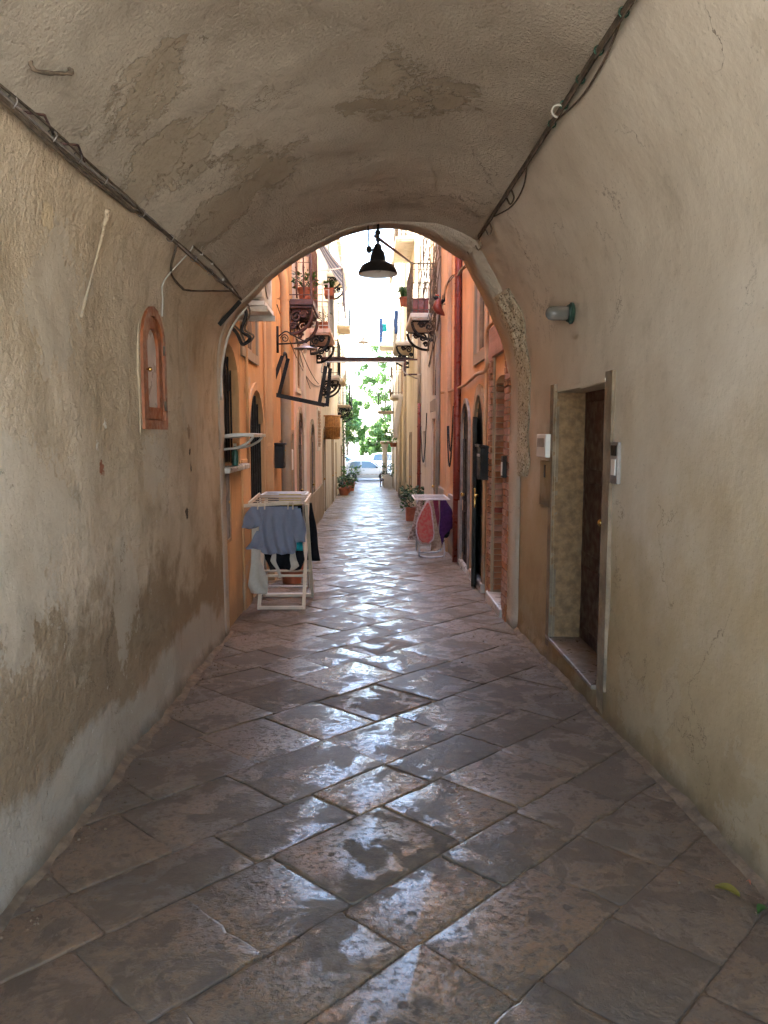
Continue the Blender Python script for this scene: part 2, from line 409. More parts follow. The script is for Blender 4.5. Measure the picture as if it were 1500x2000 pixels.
    h = math_(nt, 'ADD', h, math_(nt, 'MULTIPLY', n3, 0.35))
    h = math_(nt, 'ADD', h, math_(nt, 'MULTIPLY', n1, 0.8))
    nt.links.new(bump(nt, h, 0.7, 0.012), b.inputs['Normal'])
    return m
M['vault'] = tunnel_plaster('vault_plaster', 'vault'); M['rough'] = tunnel_plaster('rough_plaster', 'rough'); M['smooth'] = tunnel_plaster('smooth_plaster', 'smooth')
M['paving'] = paving('polished_limestone'); M['paving_dull'] = paving('chiselled_limestone', 0.14)
M['mortar'] = simple('joint_dirt', (0.20, 0.14, 0.085), 0.9, var=0.4, vscale=12, bmp=0.5)
M['ground'] = simple('pale_ground', (0.52, 0.49, 0.44), 0.9, var=0.25, vscale=0.4, bmp=0.3)
M['asphalt'] = simple('car_park_asphalt', (0.16, 0.155, 0.15), 0.85, var=0.25, vscale=1.2, bmp=0.4)
M['orange'] = render_wall('orange_render', (0.66, 0.40, 0.21)); M['ochre'] = render_wall('ochre_render', (0.68, 0.40, 0.19))
M['salmon'] = render_wall('salmon_render', (0.78, 0.56, 0.45)); M['cream'] = render_wall('cream_render', (0.76, 0.69, 0.58))
M['yellow'] = render_wall('yellow_render', (0.74, 0.64, 0.47)); M['pale'] = render_wall('pale_render', (0.80, 0.74, 0.64))
M['peach'] = render_wall('peach_render', (0.76, 0.485, 0.29)); M['greywash'] = render_wall('grey_render', (0.42, 0.38, 0.33))
M['stone'] = render_wall('weathered_stone', (0.40, 0.31, 0.21), bmp=0.6, grain=40); M['tuff'] = pocked('pocked_tuff')
M['jamb'] = simple('brown_jamb_stone', (0.27, 0.20, 0.13), 0.9, var=0.4, vscale=5, bmp=0.6, bscale=35)
M['sill'] = simple('worn_brown_marble', (0.26, 0.20, 0.15), 0.4, var=0.3, vscale=6, bmp=0.1)
M['reveal'] = simple('yellow_tuff_reveal', (0.27, 0.165, 0.08), 0.9, var=0.4, vscale=16, bmp=0.9, bscale=30)
M['marble'] = simple('grey_marble', (0.50, 0.47, 0.43), 0.35, var=0.25, vscale=5, bmp=0.08)
M['black'] = simple('black_painted_iron', (0.016, 0.015, 0.015), 0.6, var=0.4, bmp=0.1, spec=0.25); M['dark_door'] = simple('dark_door_paint', (0.018, 0.015, 0.012), 0.6, var=0.5, bmp=0.2, spec=0.25)
M['iron_brown'] = simple('brown_painted_iron', (0.085, 0.035, 0.028), 0.55, var=0.4); M['rust'] = simple('rusty_cable', (0.13, 0.095, 0.065), 0.85, var=0.5, vscale=20)
M['red_pipe'] = simple('oxblood_pipe_paint', (0.21, 0.036, 0.022), 0.38, var=0.3, bmp=0.06); M['red_bright'] = simple('orange_red_paint', (0.55, 0.06, 0.02), 0.4)
M['frame_red'] = simple('terracotta_wood_paint', (0.30, 0.095, 0.035), 0.45, var=0.25, vscale=12); M['door_red'] = simple('dark_red_door', (0.035, 0.010, 0.007), 0.5, var=0.4)
M['white'] = simple('white_paint', (0.74, 0.72, 0.68), 0.45, var=0.12); M['white_dirty'] = simple('dirty_white', (0.55, 0.53, 0.48), 0.55, var=0.25)
M['cream_wood'] = simple('cream_painted_wood', (0.62, 0.52, 0.38), 0.55, var=0.15); M['grey_metal'] = simple('galvanised_metal', (0.40, 0.40, 0.40), 0.4, metal=0.8, var=0.2)
M['plate'] = simple('dull_zinc_plate', (0.30, 0.27, 0.25), 0.5, metal=0.3, var=0.35); M['terracotta'] = simple('terracotta', (0.42, 0.125, 0.06), 0.8, var=0.25)
M['brass'] = simple('brass', (0.75, 0.50, 0.16), 0.25, metal=1.0); M['chrome'] = simple('chrome', (0.7, 0.7, 0.7), 0.15, metal=1.0, bmp=0)
M['brick'] = simple('brick', (0.33, 0.135, 0.06), 0.85, var=0.35, vscale=9, bmp=0.5); M['brick_pink'] = simple('pale_brick', (0.40, 0.21, 0.15), 0.85, var=0.35, vscale=9, bmp=0.5)
M['brick_dark'] = simple('burnt_brick', (0.24, 0.045, 0.025), 0.85, var=0.3, vscale=9, bmp=0.5)
M['wicker'] = simple('varnished_cane', (0.50, 0.23, 0.06), 0.45, var=0.35, vscale=14); M['wood'] = simple('bare_wood', (0.36, 0.22, 0.12), 0.7, var=0.35)
M['rubber'] = simple('rubber', (0.02, 0.02, 0.02), 0.8, bmp=0.1); M['green'] = simple('green_paint', (0.03, 0.10, 0.065), 0.45)
M['green_dark'] = simple('dark_green_iron', (0.02, 0.05, 0.035), 0.5)
M['bark'] = simple('bark', (0.15, 0.11, 0.08), 0.95, var=0.4, vscale=14, bmp=0.8, bscale=25)
M['leaf'] = leaf_mat('leaf_green', (0.035, 0.10, 0.02), (0.11, 0.22, 0.04)); M['leaf_light'] = leaf_mat('leaf_light', (0.05, 0.12, 0.022), (0.11, 0.20, 0.04))
M['leaf_dark'] = leaf_mat('leaf_dark', (0.02, 0.055, 0.018), (0.06, 0.12, 0.03)); M['leaf_yellow'] = leaf_mat('leaf_yellow', (0.27, 0.21, 0.03), (0.25, 0.21, 0.04))
def glass_mat(name, tint=(0.03, 0.035, 0.04), rough=0.06):
    m, nt, b = newmat(name); b.inputs['Base Color'].default_value = c4(tint); b.inputs['Roughness'].default_value = rough
    b.inputs['Specular IOR Level'].default_value = 0.7; return m
M['glass'] = glass_mat('dark_glass'); M['car_glass'] = glass_mat('car_glass', (0.05, 0.09, 0.12)); M['frosted'] = simple('frosted_pane', (0.56, 0.50, 0.44), 0.35, var=0.18, vscale=4)
def real_glass(name):
    m, nt, b = newmat(name); b.inputs['Base Color'].default_value = (0.17, 0.165, 0.15, 1); b.inputs['Roughness'].default_value = 0.22; b.inputs['Transmission Weight'].default_value = 0.25; return m
M['jar'] = real_glass('lamp_jar_glass')
def car_paint(name, c):
    m, nt, b = newmat(name); b.inputs['Base Color'].default_value = c4(c); b.inputs['Roughness'].default_value = 0.35
    b.inputs['Coat Weight'].default_value = 1.0; b.inputs['Coat Roughness'].default_value = 0.05; return m
M['car_white'] = car_paint('car_white', (0.27, 0.28, 0.29)); M['car_blue'] = car_paint('car_blue', (0.20, 0.33, 0.42)); M['car_silver'] = car_paint('car_silver', (0.45, 0.50, 0.54))
def striped(name, a, b_, scale, axis):
    m, nt, b = newmat(name); v = coords(nt)
    s = nd(nt, 'SeparateXYZ', {0: v}).outputs[axis]
    w = math_(nt, 'FRACT', math_(nt, 'MULTIPLY', s, scale))
    nt.links.new(mix(nt, math_(nt, 'GREATER_THAN', w, 0.55), a, b_), b.inputs['Base Color']); b.inputs['Roughness'].default_value = 0.95
    t = nd(nt, 'BsdfTranslucent', {'Color': (0.5, 0.5, 0.55, 1)}); ms = nd(nt, 'MixShader', {0: 0.2, 1: b.outputs[0], 2: t.outputs[0]})
    nt.links.new(ms.outputs[0], nt.nodes['Material Output'].inputs['Surface']); return m
M['awning'] = striped('awning_stripes', (0.05, 0.065, 0.15), (0.66, 0.66, 0.66), 2.4, 1)
M['blouse'] = fabric('blue_grey_cotton', (0.25, 0.27, 0.34), (0.235, 0.255, 0.33)); M['cloth_black'] = fabric('black_cotton', (0.012, 0.012, 0.015), trans=0)
M['cloth_white'] = fabric('off_white_cotton', (0.60, 0.55, 0.47), (0.56, 0.51, 0.43)); M['cloth_teal'] = fabric('teal_cotton', (0.02, 0.26, 0.28)); M['cloth_yellow'] = fabric('yellow_terry', (0.60, 0.48, 0.12))
M['cloth_red'] = fabric('red_patterned_cotton', (0.58, 0.10, 0.09), (0.55, 0.20, 0.16), 22); M['cloth_pink'] = fabric('pink_white_cotton', (0.66, 0.38, 0.38), (0.7, 0.62, 0.58), 15)
M['cloth_beige'] = fabric('beige_cotton', (0.50, 0.35, 0.25), (0.36, 0.22, 0.15), 30); M['cloth_purple'] = fabric('purple_cotton', (0.085, 0.025, 0.10)); M['cloth_flower'] = fabric('flowered_cotton', (0.55, 0.42, 0.36), (0.20, 0.13, 0.10), 26)
M['cloth_blue'] = fabric('blue_cotton', (0.05, 0.10, 0.25)); M['cloth_plum'] = fabric('plum_cotton', (0.25, 0.05, 0.08))
# ================================================================== setting: ground, street, paving
g = MB()
ys = [-400, -3, 50, 900]
for k in range(3):
    a, b = ys[k], ys[k+1]
    g.poly([(-900, a, floor_z(a) - 0.06), (900, a, floor_z(a) - 0.06), (900, b, floor_z(b) - 0.06), (-900, b, floor_z(b) - 0.06)])
setp(g.build('ground', M['ground']), 'pale open ground beyond both ends of the alley', 'ground', kind='structure')
g = MB(); zc = floor_z(60)
g.poly([(-60, 50.4, zc - 0.03), (60, 50.4, zc - 0.03), (60, 78, zc - 0.03), (-60, 78, zc - 0.03)])
setp(g.build('road', M['asphalt']), 'sunlit road with parked cars at the alley end', 'road', kind='structure')
def XL(y): return -1.30 if y < 13 else -1.36
def XR(y): return 1.37 + max(0.0, 7.2 - y) * 0.0253
g = MB()
for k in range(27):
    a, b = -4 + k * 2.0, -2 + k * 2.0
    g.poly([(-1.75, a, floor_z(a) - 0.0065), (1.75, a, floor_z(a) - 0.0065), (1.75, b, floor_z(b) - 0.0065), (-1.75, b, floor_z(b) - 0.0065)])
street = setp(g.build('street', M['mortar']), 'narrow alley floor of worn diagonal limestone slabs', 'street', kind='structure')
S2 = math.sqrt(0.5)
def clip(poly, nx, ny, c):      # keep nx*x+ny*y <= c
    out = []
    for i in range(len(poly)):
        p, q = poly[i], poly[(i+1) % len(poly)]
        dp, dq = nx*p[0]+ny*p[1]-c, nx*q[0]+ny*q[1]-c
        if dp <= 0: out.append(p)
        if (dp < 0) != (dq < 0):
            t = dp / (dp - dq); out.append((p[0]+(q[0]-p[0])*t, p[1]+(q[1]-p[1])*t))
    return out
def slab_mesh(mb, poly, lift, tilt, rr):
    n0 = len(poly)
    cx = sum(p[0] for p in poly)/n0; cy_ = sum(p[1] for p in poly)/n0
    pts = []
    for i in range(n0):                                             # knock the corners off, let edges wander
        p = Vector(poly[i]).to_2d(); a = Vector(poly[i-1]).to_2d(); b = Vector(poly[(i+1) % n0]).to_2d()
        ca = min(0.4, rr.uniform(0.006, 0.022) / max(0.02, (a-p).length)); cb = min(0.4, rr.uniform(0.006, 0.022) / max(0.02, (b-p).length))
        pts.append(p.lerp(a, ca)); pts.append(p.lerp(b, cb))
        if (b - p).length > 0.25:
            for f0 in (0.18, 0.36, 0.52, 0.68, 0.84):
                m = p.lerp(b, f0 + rr.uniform(-0.05, 0.05)); inw = (Vector((cx, cy_)) - m).normalized()
                pts.append(m + inw * (rr.uniform(-0.001, 0.0035) + (rr.uniform(0.006, 0.016) if rr.random() < 0.08 else 0)))
    n = len(pts); c = Vector((cx, cy_))
    i0 = len(mb.v); L = []
    for (ins, dz) in ((0.0, -0.03), (0.0005, -0.004), (0.003, -0.0015), (0.012, 0.0)):
        ring = []
        for p in pts:
            q = p + (c - p).normalized() * ins
            z = floor_z(q.y) + lift + dz + tilt[0]*(q.x-cx) + tilt[1]*(q.y-cy_)
            ring.append(mb.vert((q.x, q.y, z)))
        L.append(ring)
    for a, b in zip(L, L[1:]):
        for j in range(n): mb.f.append((a[j], a[(j+1) % n], b[(j+1) % n], b[j]))
    k = mb.vert((cx, cy_, floor_z(cy_) + lift + rr.uniform(-0.0012, 0.001)))
    for j in range(n): mb.f.append((L[-1][j], L[-1][(j+1) % n], k))
def set_rnd(o, vals):
    at = o.data.attributes.new('rnd', 'FLOAT', 'FACE'); at.data.foreach_set('value', vals)
rr = random.Random(5)
slabs = []
rows = []; v = 3.165
while v < 37: w = 0.57 if not rows else rr.choice((0.32, 0.38, 0.42, 0.48, 0.54)); rows.append((v, v + w)); v += w
v = 3.165
while v > -3.4: w = rr.choice((0.32, 0.38, 0.42, 0.48)); rows.append((v - w, v)); v -= w
for (v0, v1) in rows:
    special = abs(v0 - 3.165) < 1e-6
    vm = (v0 + v1) / 2
    us = []; lo, hi = vm - 2.6, vm + 2.8
    if special:
        us = [3.22, 3.79]; u = 3.79
        while u < hi: u += rr.uniform(0.38, 0.68); us.append(u)
        u = 3.22
        while u > lo: u -= rr.uniform(0.38, 0.68); us.insert(0, u)
    else:
        u = lo - rr.uniform(0, 0.5)
        while u < hi: us.append(u); u += rr.uniform(0.36, 0.68)
        us.append(u)
    for a, b in zip(us, us[1:]):
        cover = special and abs(a - 3.22) < 1e-6
        gp = 0.018 if cover else rr.uniform(0.0006, 0.002)
        j = lambda: 0 if cover else rr.uniform(-0.010, 0.010)
        q = [(a+gp, v0+gp), (b-gp, v0+gp), (b-gp, v1-gp), (a+gp, v1-gp)]
        q = [(x + j(), y + j()*0.4) for x, y in q]
        P = [((x - y)*S2, (x + y)*S2) for x, y in q]
        P = clip(P, -1, 0, 1.33); P = clip(P, 1, 0.0253 if P and P[0][1] < 7.2 else 0, 1.40 + (0.0253*7.2 if P and P[0][1] < 7.2 else 0.0)) if P else P
        P = clip(P, 0, -1, 3.9) if P else P; P = clip(P, 0, 1, 49.5) if P else P
        if len(P) < 3: continue
        ar = abs(sum(P[i][0]*P[(i+1) % len(P)][1]-P[(i+1) % len(P)][0]*P[i][1] for i in range(len(P))))/2
        if ar < 0.004: continue
        if any((Vector(P[i])-Vector(P[i-1])).length < 0.012 for i in range(len(P))):
            P = [P[i] for i in range(len(P)) if (Vector(P[i])-Vector(P[i-1])).length >= 0.012]
            if len(P) < 3: continue
        slabs.append((sum(p[1] for p in P)/len(P), P, cover))
slabs.sort(key=lambda t: t[0])
vis = [s for s in slabs if s[0] > 1.6]; rest = [s for s in slabs if s[0] <= 1.6]
near, far = vis[:300], vis[300:] + rest
for (yy, P, cover) in near:
    mb = MB(); slab_mesh(mb, P, -0.002 if cover else rr.uniform(-0.001, 0.005), (0, 0) if cover else (rr.uniform(-0.008, 0.008), rr.uniform(-0.008, 0.008)), rr)
    o = mb.build('paving_slab', M['paving_dull'] if cover or rr.random() < 0.12 else M['paving'], street, smooth=True)
    set_rnd(o, [rr.random()] * len(o.data.polygons))
    if cover: o['label'] = 'recessed square cover slab with chiselled surface'
mb = MB(); vals = []
for (yy, P, cover) in far:
    n = len(mb.f); slab_mesh(mb, P, rr.uniform(-0.004, 0.005), (rr.uniform(-0.008, 0.008), rr.uniform(-0.008, 0.008)), rr)
    vals += [rr.random()] * (len(mb.f) - n)
o = mb.build('paving_slabs_beyond', M['paving'], street, smooth=True); set_rnd(o, vals); o['kind'] = 'stuff'

# ================================================================== the vaulted passage
passage = thing('vaulted_passage', 'vaulted plaster passage through a building, open at both ends', 'passage', (0, 0, 0))
def y_end(x): return 6.78 + (x + 1.3) * 0.19
Y0 = -0.6
def cab_l(y): return 0.05 + 0.15 * min(1, max(0, (y - 2.6) / 4.2))
def profile(y):
    k = cab_l(y) / 0.2; l, r = XL(0), XR(y); cx = 0.05
    L = [(l, floor_z(y) - 0.1), (l, 0.9), (l, 1.8), (l, 2.28), (l + 0.06*k, 2.55), (l + 0.2*k, 2.74)]
    V = [(l + 0.2*k, 2.74), (l + 0.34 + 0.2*k, 3.07), (l + 0.70 + 0.2*k, 3.30), (-0.05, 3.44), (0.32, 3.475), (r - 0.76, 3.43), (r - 0.44, 3.29)]
    RR = [(r - 0.44, 3.29), (r - 0.29, 3.04), (r - 0.13, 2.74), (r - 0.03, 2.42), (r, 2.05), (r, 1.6), (r, 0.9), (r, floor_z(y) - 0.1)]
    return L, V, RR
def sampled(P, n, pre, post):
    pts = catmull([(p[0], 0, p[1]) for p in pre + P + post], 12)
    k0 = 12 * len(pre); k1 = k0 + 12 * (len(P) - 1)
    pts = pts[k0:k1 + 1]
    d = [0]
    for a, b in zip(pts, pts[1:]): d.append(d[-1] + (b - a).length)
    out = []; j = 0
    for i in range(n + 1):
        t = d[-1] * i / n
        while j < len(d) - 2 and d[j+1] < t: j += 1
        f = (t - d[j]) / max(1e-9, d[j+1] - d[j]); out.append(pts[j].lerp(pts[j+1], min(1, f)))
    return out
NV = 250
def sheet(sel, n, name, mat, amp, hole=None, seed=0, label=None):
    mb = MB(); grid = []
    for a in range(NV + 1):
        vv = a / NV
        y = Y0 + vv * (7.0 - Y0)
        L, V, RR = profile(y)
        pts = sampled(L, n, [], []) if sel == 0 else sampled(V, n, [], []) if sel == 1 else sampled(RR, n, [], [])
        row = []
        for p in pts:
            yy = Y0 + vv * (y_end(p.x) - Y0)
            q = Vector((p.x, yy, p.z))
            e = min(1, vv * 20, (1 - vv) * 20)
            w = noise.noise(q * 0.8 + Vector((seed, 0, 0))) * amp + noise.noise(q * 2.6 + Vector((seed, 5, 0))) * amp * 0.45 + noise.noise(q * 7 + Vector((seed, 9, 0))) * amp * 0.16
            nrm = Vector((1, 0, 0)) if sel == 0 else Vector((-1, 0, 0)) if sel == 2 else Vector((0.05 - p.x, 0, 1.2 - p.z)).normalized()
            if sel == 2 and p.z > 2.4: nrm = Vector((-1, 0, -(p.z - 2.4))).normalized()
            if sel != 1:                                          # foot of the wall spreads where render has slumped
                ft = max(0.0, 1 - (p.z - floor_z(yy)) / 0.10)
                w += ft * (0.012 + 0.018 * abs(noise.noise(q * 6 + Vector((seed, 2, 0)))))
            row.append(q + nrm * w * (0.3 + 0.7*e))
        grid.append(row)
    for row in grid: mb.v += row
    for a in range(NV):
        for b in range(n):
            k = a*(n+1) + b
            c = (grid[a][b] + grid[a+1][b+1]) / 2
            if hole and hole(c): continue
            mb.f.append((k, k+n+1, k+n+2, k+1))
    o = mb.build(name, mat, passage, smooth=True)
    if label: o['label'] = label
    return o, grid
# window in the rough wall: arched, Y 4.42..4.93
WY0, WY1, WZ0, WZ1 = 4.43, 4.93, 1.635, 2.36
def in_win(c):
    if not (WY0 + 0.03 < c.y < WY1 - 0.03 and WZ0 + 0.03 < c.z < WZ1 - 0.02): return False
    zs = WZ1 - 0.25
    return c.z < zs or ((c.y - (WY0+WY1)/2) / 0.23)**2 + ((c.z - zs) / 0.23)**2 < 1
DY0, DY1, DZ0, DZ1 = 4.66, 5.82, 0.04, 1.93
def in_door(c): return DY0 < c.y < DY1 and DZ0 - 0.02 < c.z < DZ1
wall_l, GL = sheet(0, 84, 'wall', M['rough'], 0.035, in_win, 1, 'rough damp-stained plaster wall with the small arched window')
vault, GV = sheet(1, 70, 'vault', M['vault'], 0.03, None, 7, 'barrel vault of coarse spattered plaster')
wall_r, GR = sheet(2, 96, 'wall', M['smooth'], 0.014, in_door, 13, 'smooth pale plaster wall with the recessed door')
# outer masonry of the building over the passage
mb = MB()
def outline_at(a): return GL[a] + GV[a][1:] + GR[a][1:]
for a, side in ((0, -1), (NV, 1)):
    pts = outline_at(a); n = len(pts)
    for i in range(n - 1):
        p, q = pts[i], pts[i+1]
        def out(p):
            t = p.z
            if p.x < 0.05 and p.z < 2.74: return Vector((-4.5, p.y, p.z))
            if p.x > 0.05 and p.z < 3.29: return Vector((4.5, p.y, p.z))
            return Vector((p.x, p.y, 4.6))
        mb.poly([p, q, out(q), out(p)])
    for sx, zz in ((-1, 2.74), (1, 3.29)):
        cp = [p for p in pts if abs(p.z - zz) < 0.06 and p.x * sx > 0.3]
        c = min(cp, key=lambda p: abs(p.z - zz))
        mb.poly([c, (sx*4.5, c.y, c.z), (sx*4.5, c.y, 4.6), (c.x, c.y, 4.6)])
ya, yb = 6.2, 7.9
mb.poly([(-4.5, Y0, -0.3), (-4.5, 6.1, -0.3), (-4.5, 6.1, 4.6), (-4.5, Y0, 4.6)]); mb.poly([(4.5, Y0, -0.3), (4.5, 7.9, -0.3), (4.5, 7.9, 4.6), (4.5, Y0, 4.6)])
mb.poly([(-4.6, Y0 - 0.05, 4.6), (4.6, Y0 - 0.05, 4.6), (4.6, 8.0, 4.6), (-4.6, 6.2, 4.6)])
o = mb.build('outer_wall', M['pale'], passage); o['label'] = 'outer masonry above the arch'
# plaster lip round the far mouth of the vault
mb = MB(); pts = outline_at(NV); c = Vector((0.05, 7, 1.6)); rings = []
def rim_s(p):
    t_ = min(1, max(0, (p.x - 0.2)/0.7)); return t_*t_*(3 - 2*t_)
def rim_in(p):
    s_ = rim_s(p)
    z_ = p.z; f = 0.025 if z_ < 2.1 else 0.025 + 0.06*min(1, (z_ - 2.1)/0.6)
    return 0.012 + s_*f
for (ins, dy) in ((-0.05, -0.30), (0.85, -0.27), (1.0, -0.2), (1.0, 0.13), (-0.3, 0.14)):
    ring = []
    for p in pts:
        d = (Vector((0.05, p.y, min(p.z, 2.3))) - p).normalized()
        ring.append(mb.vert(p + d * (ins*rim_in(p) + 0.006 * noise.noise(p * 5)) + Vector((0, dy if dy > 0 else dy*(0.2 + 0.8*rim_s(p)), 0))))
    rings.append(ring)
for a, b in zip(rings, rings[1:]):
    for j in range(len(a) - 1): mb.f.append((a[j], a[j+1], b[j+1], b[j]))
o = mb.build('arch_rim', M['vault'], passage, smooth=True); o['label'] = 'worn plaster rim of the far arch'
# exposed pocked stone on the right jamb of the far mouth
mb = MB(); yj = y_end(1.37)
def tuffp(u, w):
    p = GRE[min(len(GRE) - 1, int(JP[0] + u * (JP[1] - JP[0])))]
    d = (Vector((0.05, p.y, min(p.z, 2.3))) - p).normalized(); R_ = rim_in(p); z = p.z
    wl = 0.30 + 0.14 * noise.noise(Vector((z * 4, 3, 1)))                  # how far it eats back along the wall
    q = p + d * (R_ * min(1, (1 - w) / 0.4) + 0.004) + Vector((0, -0.29 - wl * max(0, (w - 0.4) / 0.6), 0))
    q.x += 0.0253 * (p.y - q.y) * 0.9
    h = 0.012 * noise.noise(q * 16) + 0.016 * min(0, noise.noise(q * 42) + 0.1) + 0.010
    if w in (0, 1) or u in (0, 1): h = -0.03
    return q + Vector((-0.3, -0.95, 0)) * h
GRE = GR[NV]
JP = (next(i for i, p in enumerate(GRE) if p.z < 2.86), next(i for i, p in enumerate(GRE) if p.z < 1.25))
mb.grid(tuffp, 160, 22)
o = mb.build('exposed_stone', M['tuff'], passage, smooth=False); o['label'] = 'strip of bare pocked yellow stone'
# ---- helper outlines
def arch_outline(y0, y1, z0, z1, rise, n=10):
    zs = z1 - rise; c = (y0 + y1) / 2; h = (y1 - y0) / 2
    P = [(y0, z0)]
    if rise <= 1e-4: P += [(y0, z1), (y1, z1)]
    else:
        for k in range(n + 1):
            t = math.pi * (1 - k / n); P.append((c + h * math.cos(t), zs + rise * math.sin(t)))
    P.append((y1, z0)); return P
def arch_ring(mb, X0, X1, y0, y1, z0, z1, rise, w, closed=False, n=10, wb=None):
    A = arch_outline(y0, y1, z0, z1, rise, n)
    Bq = arch_outline(y0 + w, y1 - w, z0 + ((wb or w) if closed else 0), z1 - w, max(0, rise - w) if rise > 0 else 0, n)
    m = len(A)
    rng = range(m) if closed else range(m - 1)
    for i in rng:
        k = (i + 1) % m; a, b, c_, d = A[i], A[k], Bq[k], Bq[i]
        mb.poly([(X1, *a), (X1, *b), (X1, *c_), (X1, *d)])
        mb.poly([(X0, *a), (X0, *b), (X1, *b), (X1, *a)])
        mb.poly([(X0, *d), (X0, *c_), (X1, *c_), (X1, *d)])
    if not closed:
        for i in (0, m - 1): mb.poly([(X0, *A[i]), (X1, *A[i]), (X1, *Bq[i]), (X0, *Bq[i])])
    return mb
def arch_panel(mb, X0, X1, y0, y1, z0, z1, rise, n=10):
    A = arch_outline(y0, y1, z0, z1, rise, n)
    mb.poly([(X1, *p) for p in A]); mb.poly([(X0, *p) for p in A][::-1])
    for i in range(len(A)):
        a, b = A[i], A[(i+1) % len(A)]; mb.poly([(X0, *a), (X0, *b), (X1, *b), (X1, *a)])
    return mb
# grit and broken mortar gathered along the foot of both walls
rg_ = random.Random(9); mb = MB()
for sx in (-1, 1):
    y = 0.4
    def base_x(y): return (XL(0) + 0.012) if sx < 0 else (XR(y) - 0.012)
    cols = []
    while y < 7.0:
        wd = 0.035 + 0.05 * abs(noise.noise(Vector((y * 2.3, sx, 4)))) + 0.02 * noise.noise(Vector((y * 9, sx, 1))); ht = 0.012 + 0.02 * abs(noise.noise(Vector((y * 3.1, sx, 7))))
        b_ = base_x(y); z_ = floor_z(y)
        cols.append([mb.vert((b_ + sx*0.05, y, z_ + ht + 0.03)), mb.vert((b_ - sx*wd*0.25, y, z_ + ht)), mb.vert((b_ - sx*wd*0.7, y, z_ + ht*0.4 + 0.004)), mb.vert((b_ - sx*wd, y, z_ - 0.004))]); y += 0.045
    for a, b in zip(cols, cols[1:]):
        for j in range(3): mb.f.append((a[j], a[j+1], b[j+1], b[j]))
    for k in range(420):
        y = rg_.uniform(1.5, 7.0); d_ = rg_.expovariate(9); x = base_x(y) - sx*(0.03 + d_); r_ = rg_.uniform(0.002, 0.006) * (1.6 if rg_.random() < 0.08 else 1)
        mb.ico((x, y, floor_z(y) + 0.004 + r_*0.5), r_, (1, rg_.uniform(0.6, 1.3), 0.7), k, 0.5, 5, 3)
o = mb.build('grit', M['mortar'], None, smooth=True); setp(o, 'grit and crumbled mortar along the foot of the passage walls', 'grit', kind='stuff')
# ---- small arched window
xw = -1.30
win = arch_ring(MB(), xw - 0.10, xw + 0.022, WY0, WY1, WZ0, WZ1, 0.25, 0.055, True).build('window', M['frame_red'], passage, bevel=0.006)
win['label'] = 'small arched window with terracotta-painted wooden frame'
arch_ring(MB(), xw - 0.05, xw + 0.010, WY0 + 0.06, WY1 - 0.06, WZ0 + 0.06, WZ1 - 0.06, 0.19, 0.07, True).build('sash', M['frame_red'], win, bevel=0.005)
arch_panel(MB(), xw - 0.04, xw - 0.008, WY0 + 0.12, WY1 - 0.12, WZ0 + 0.12, WZ1 - 0.12, 0.13).build('pane', M['frosted'], win)
MB().ico((xw + 0.03, WY0 + 0.10, 1.98), 0.014).tube([(xw + 0.01, WY0 + 0.10, 1.98), (xw + 0.03, WY0 + 0.10, 1.98)], 0.006, 6).build('handle', M['brass'], win, smooth=True)
for z in (1.78, 2.12): MB().tube([(xw + 0.025, WY1 - 0.06, z - 0.03), (xw + 0.025, WY1 - 0.06, z + 0.03)], 0.008, 6).build('hinge', M['rust'], win, smooth=True)
arch_ring(MB(), xw - 0.05, xw + 0.006, WY0 - 0.03, WY1 + 0.03, WZ0 - 0.03, WZ1 + 0.03, 0.28, 0.05, True).build('plaster_surround', M['rough'], win, bevel=0.012)
# ---- recessed door in the smooth wall
xd = 1.40; yd = (DY0 + DY1) / 2
def xr(y): return XR(y)
mb = MB()
dp = 0.27
for (ya, zz0, zz1) in ((DY1, DZ0 - 0.02, DZ1),):
    mb.grid(lambda u, w: (xr(DY1) - 0.012 + u * (dp + 0.03), DY1 + 0.010 * noise.noise(Vector((u * 2, w * 9, 3))) + 0.008 * noise.noise(Vector((u * 6, w * 30, 3))), zz0 + w * (zz1 - zz0)), 8, 60)
rv = mb.build('door_reveal', M['reveal'], passage, smooth=True); rv['label'] = 'bare yellow stone reveal of the recessed door'
mb = MB(); mb.box((xr(DY0) - 0.008, DY0 - 0.005, DZ0 - 0.02), (xr(DY0) + dp, DY0 + 0.006, DZ1)); mb.build('door_reveal', M['jamb'], passage)
MB().box((xr(DY0) - 0.02, DY0 - 0.01, DZ1 - 0.01), (xr(DY0) + dp, DY1 + 0.01, DZ1 + 0.015)).build('lintel', M['smooth'], passage)
dr = MB().box((xr(yd) + dp - 0.06, DY0 - 0.02, DZ0 - 0.02), (xr(yd) + dp + 0.0, DY1 + 0.02, DZ1 + 0.02)).build('door', M['door_red'], passage, bevel=0.004); dr['label'] = 'dark red wooden door deep in the recess'
for k in range(2):
    for (za, zb) in ((0.15, 0.62), (0.72, 1.25), (1.35, 1.85)):
        MB().box((xr(yd) + dp - 0.078, DY0 + 0.10 + k*0.53, za), (xr(yd) + dp - 0.055, DY0 + 0.53 + k*0.53, zb)).build('door_panel', M['door_red'], dr, bevel=0.012)
MB().ico((xr(yd) + dp - 0.10, DY0 + 0.56, 1.0), 0.025).build('door_knob', M['brass'], dr, smooth=True)
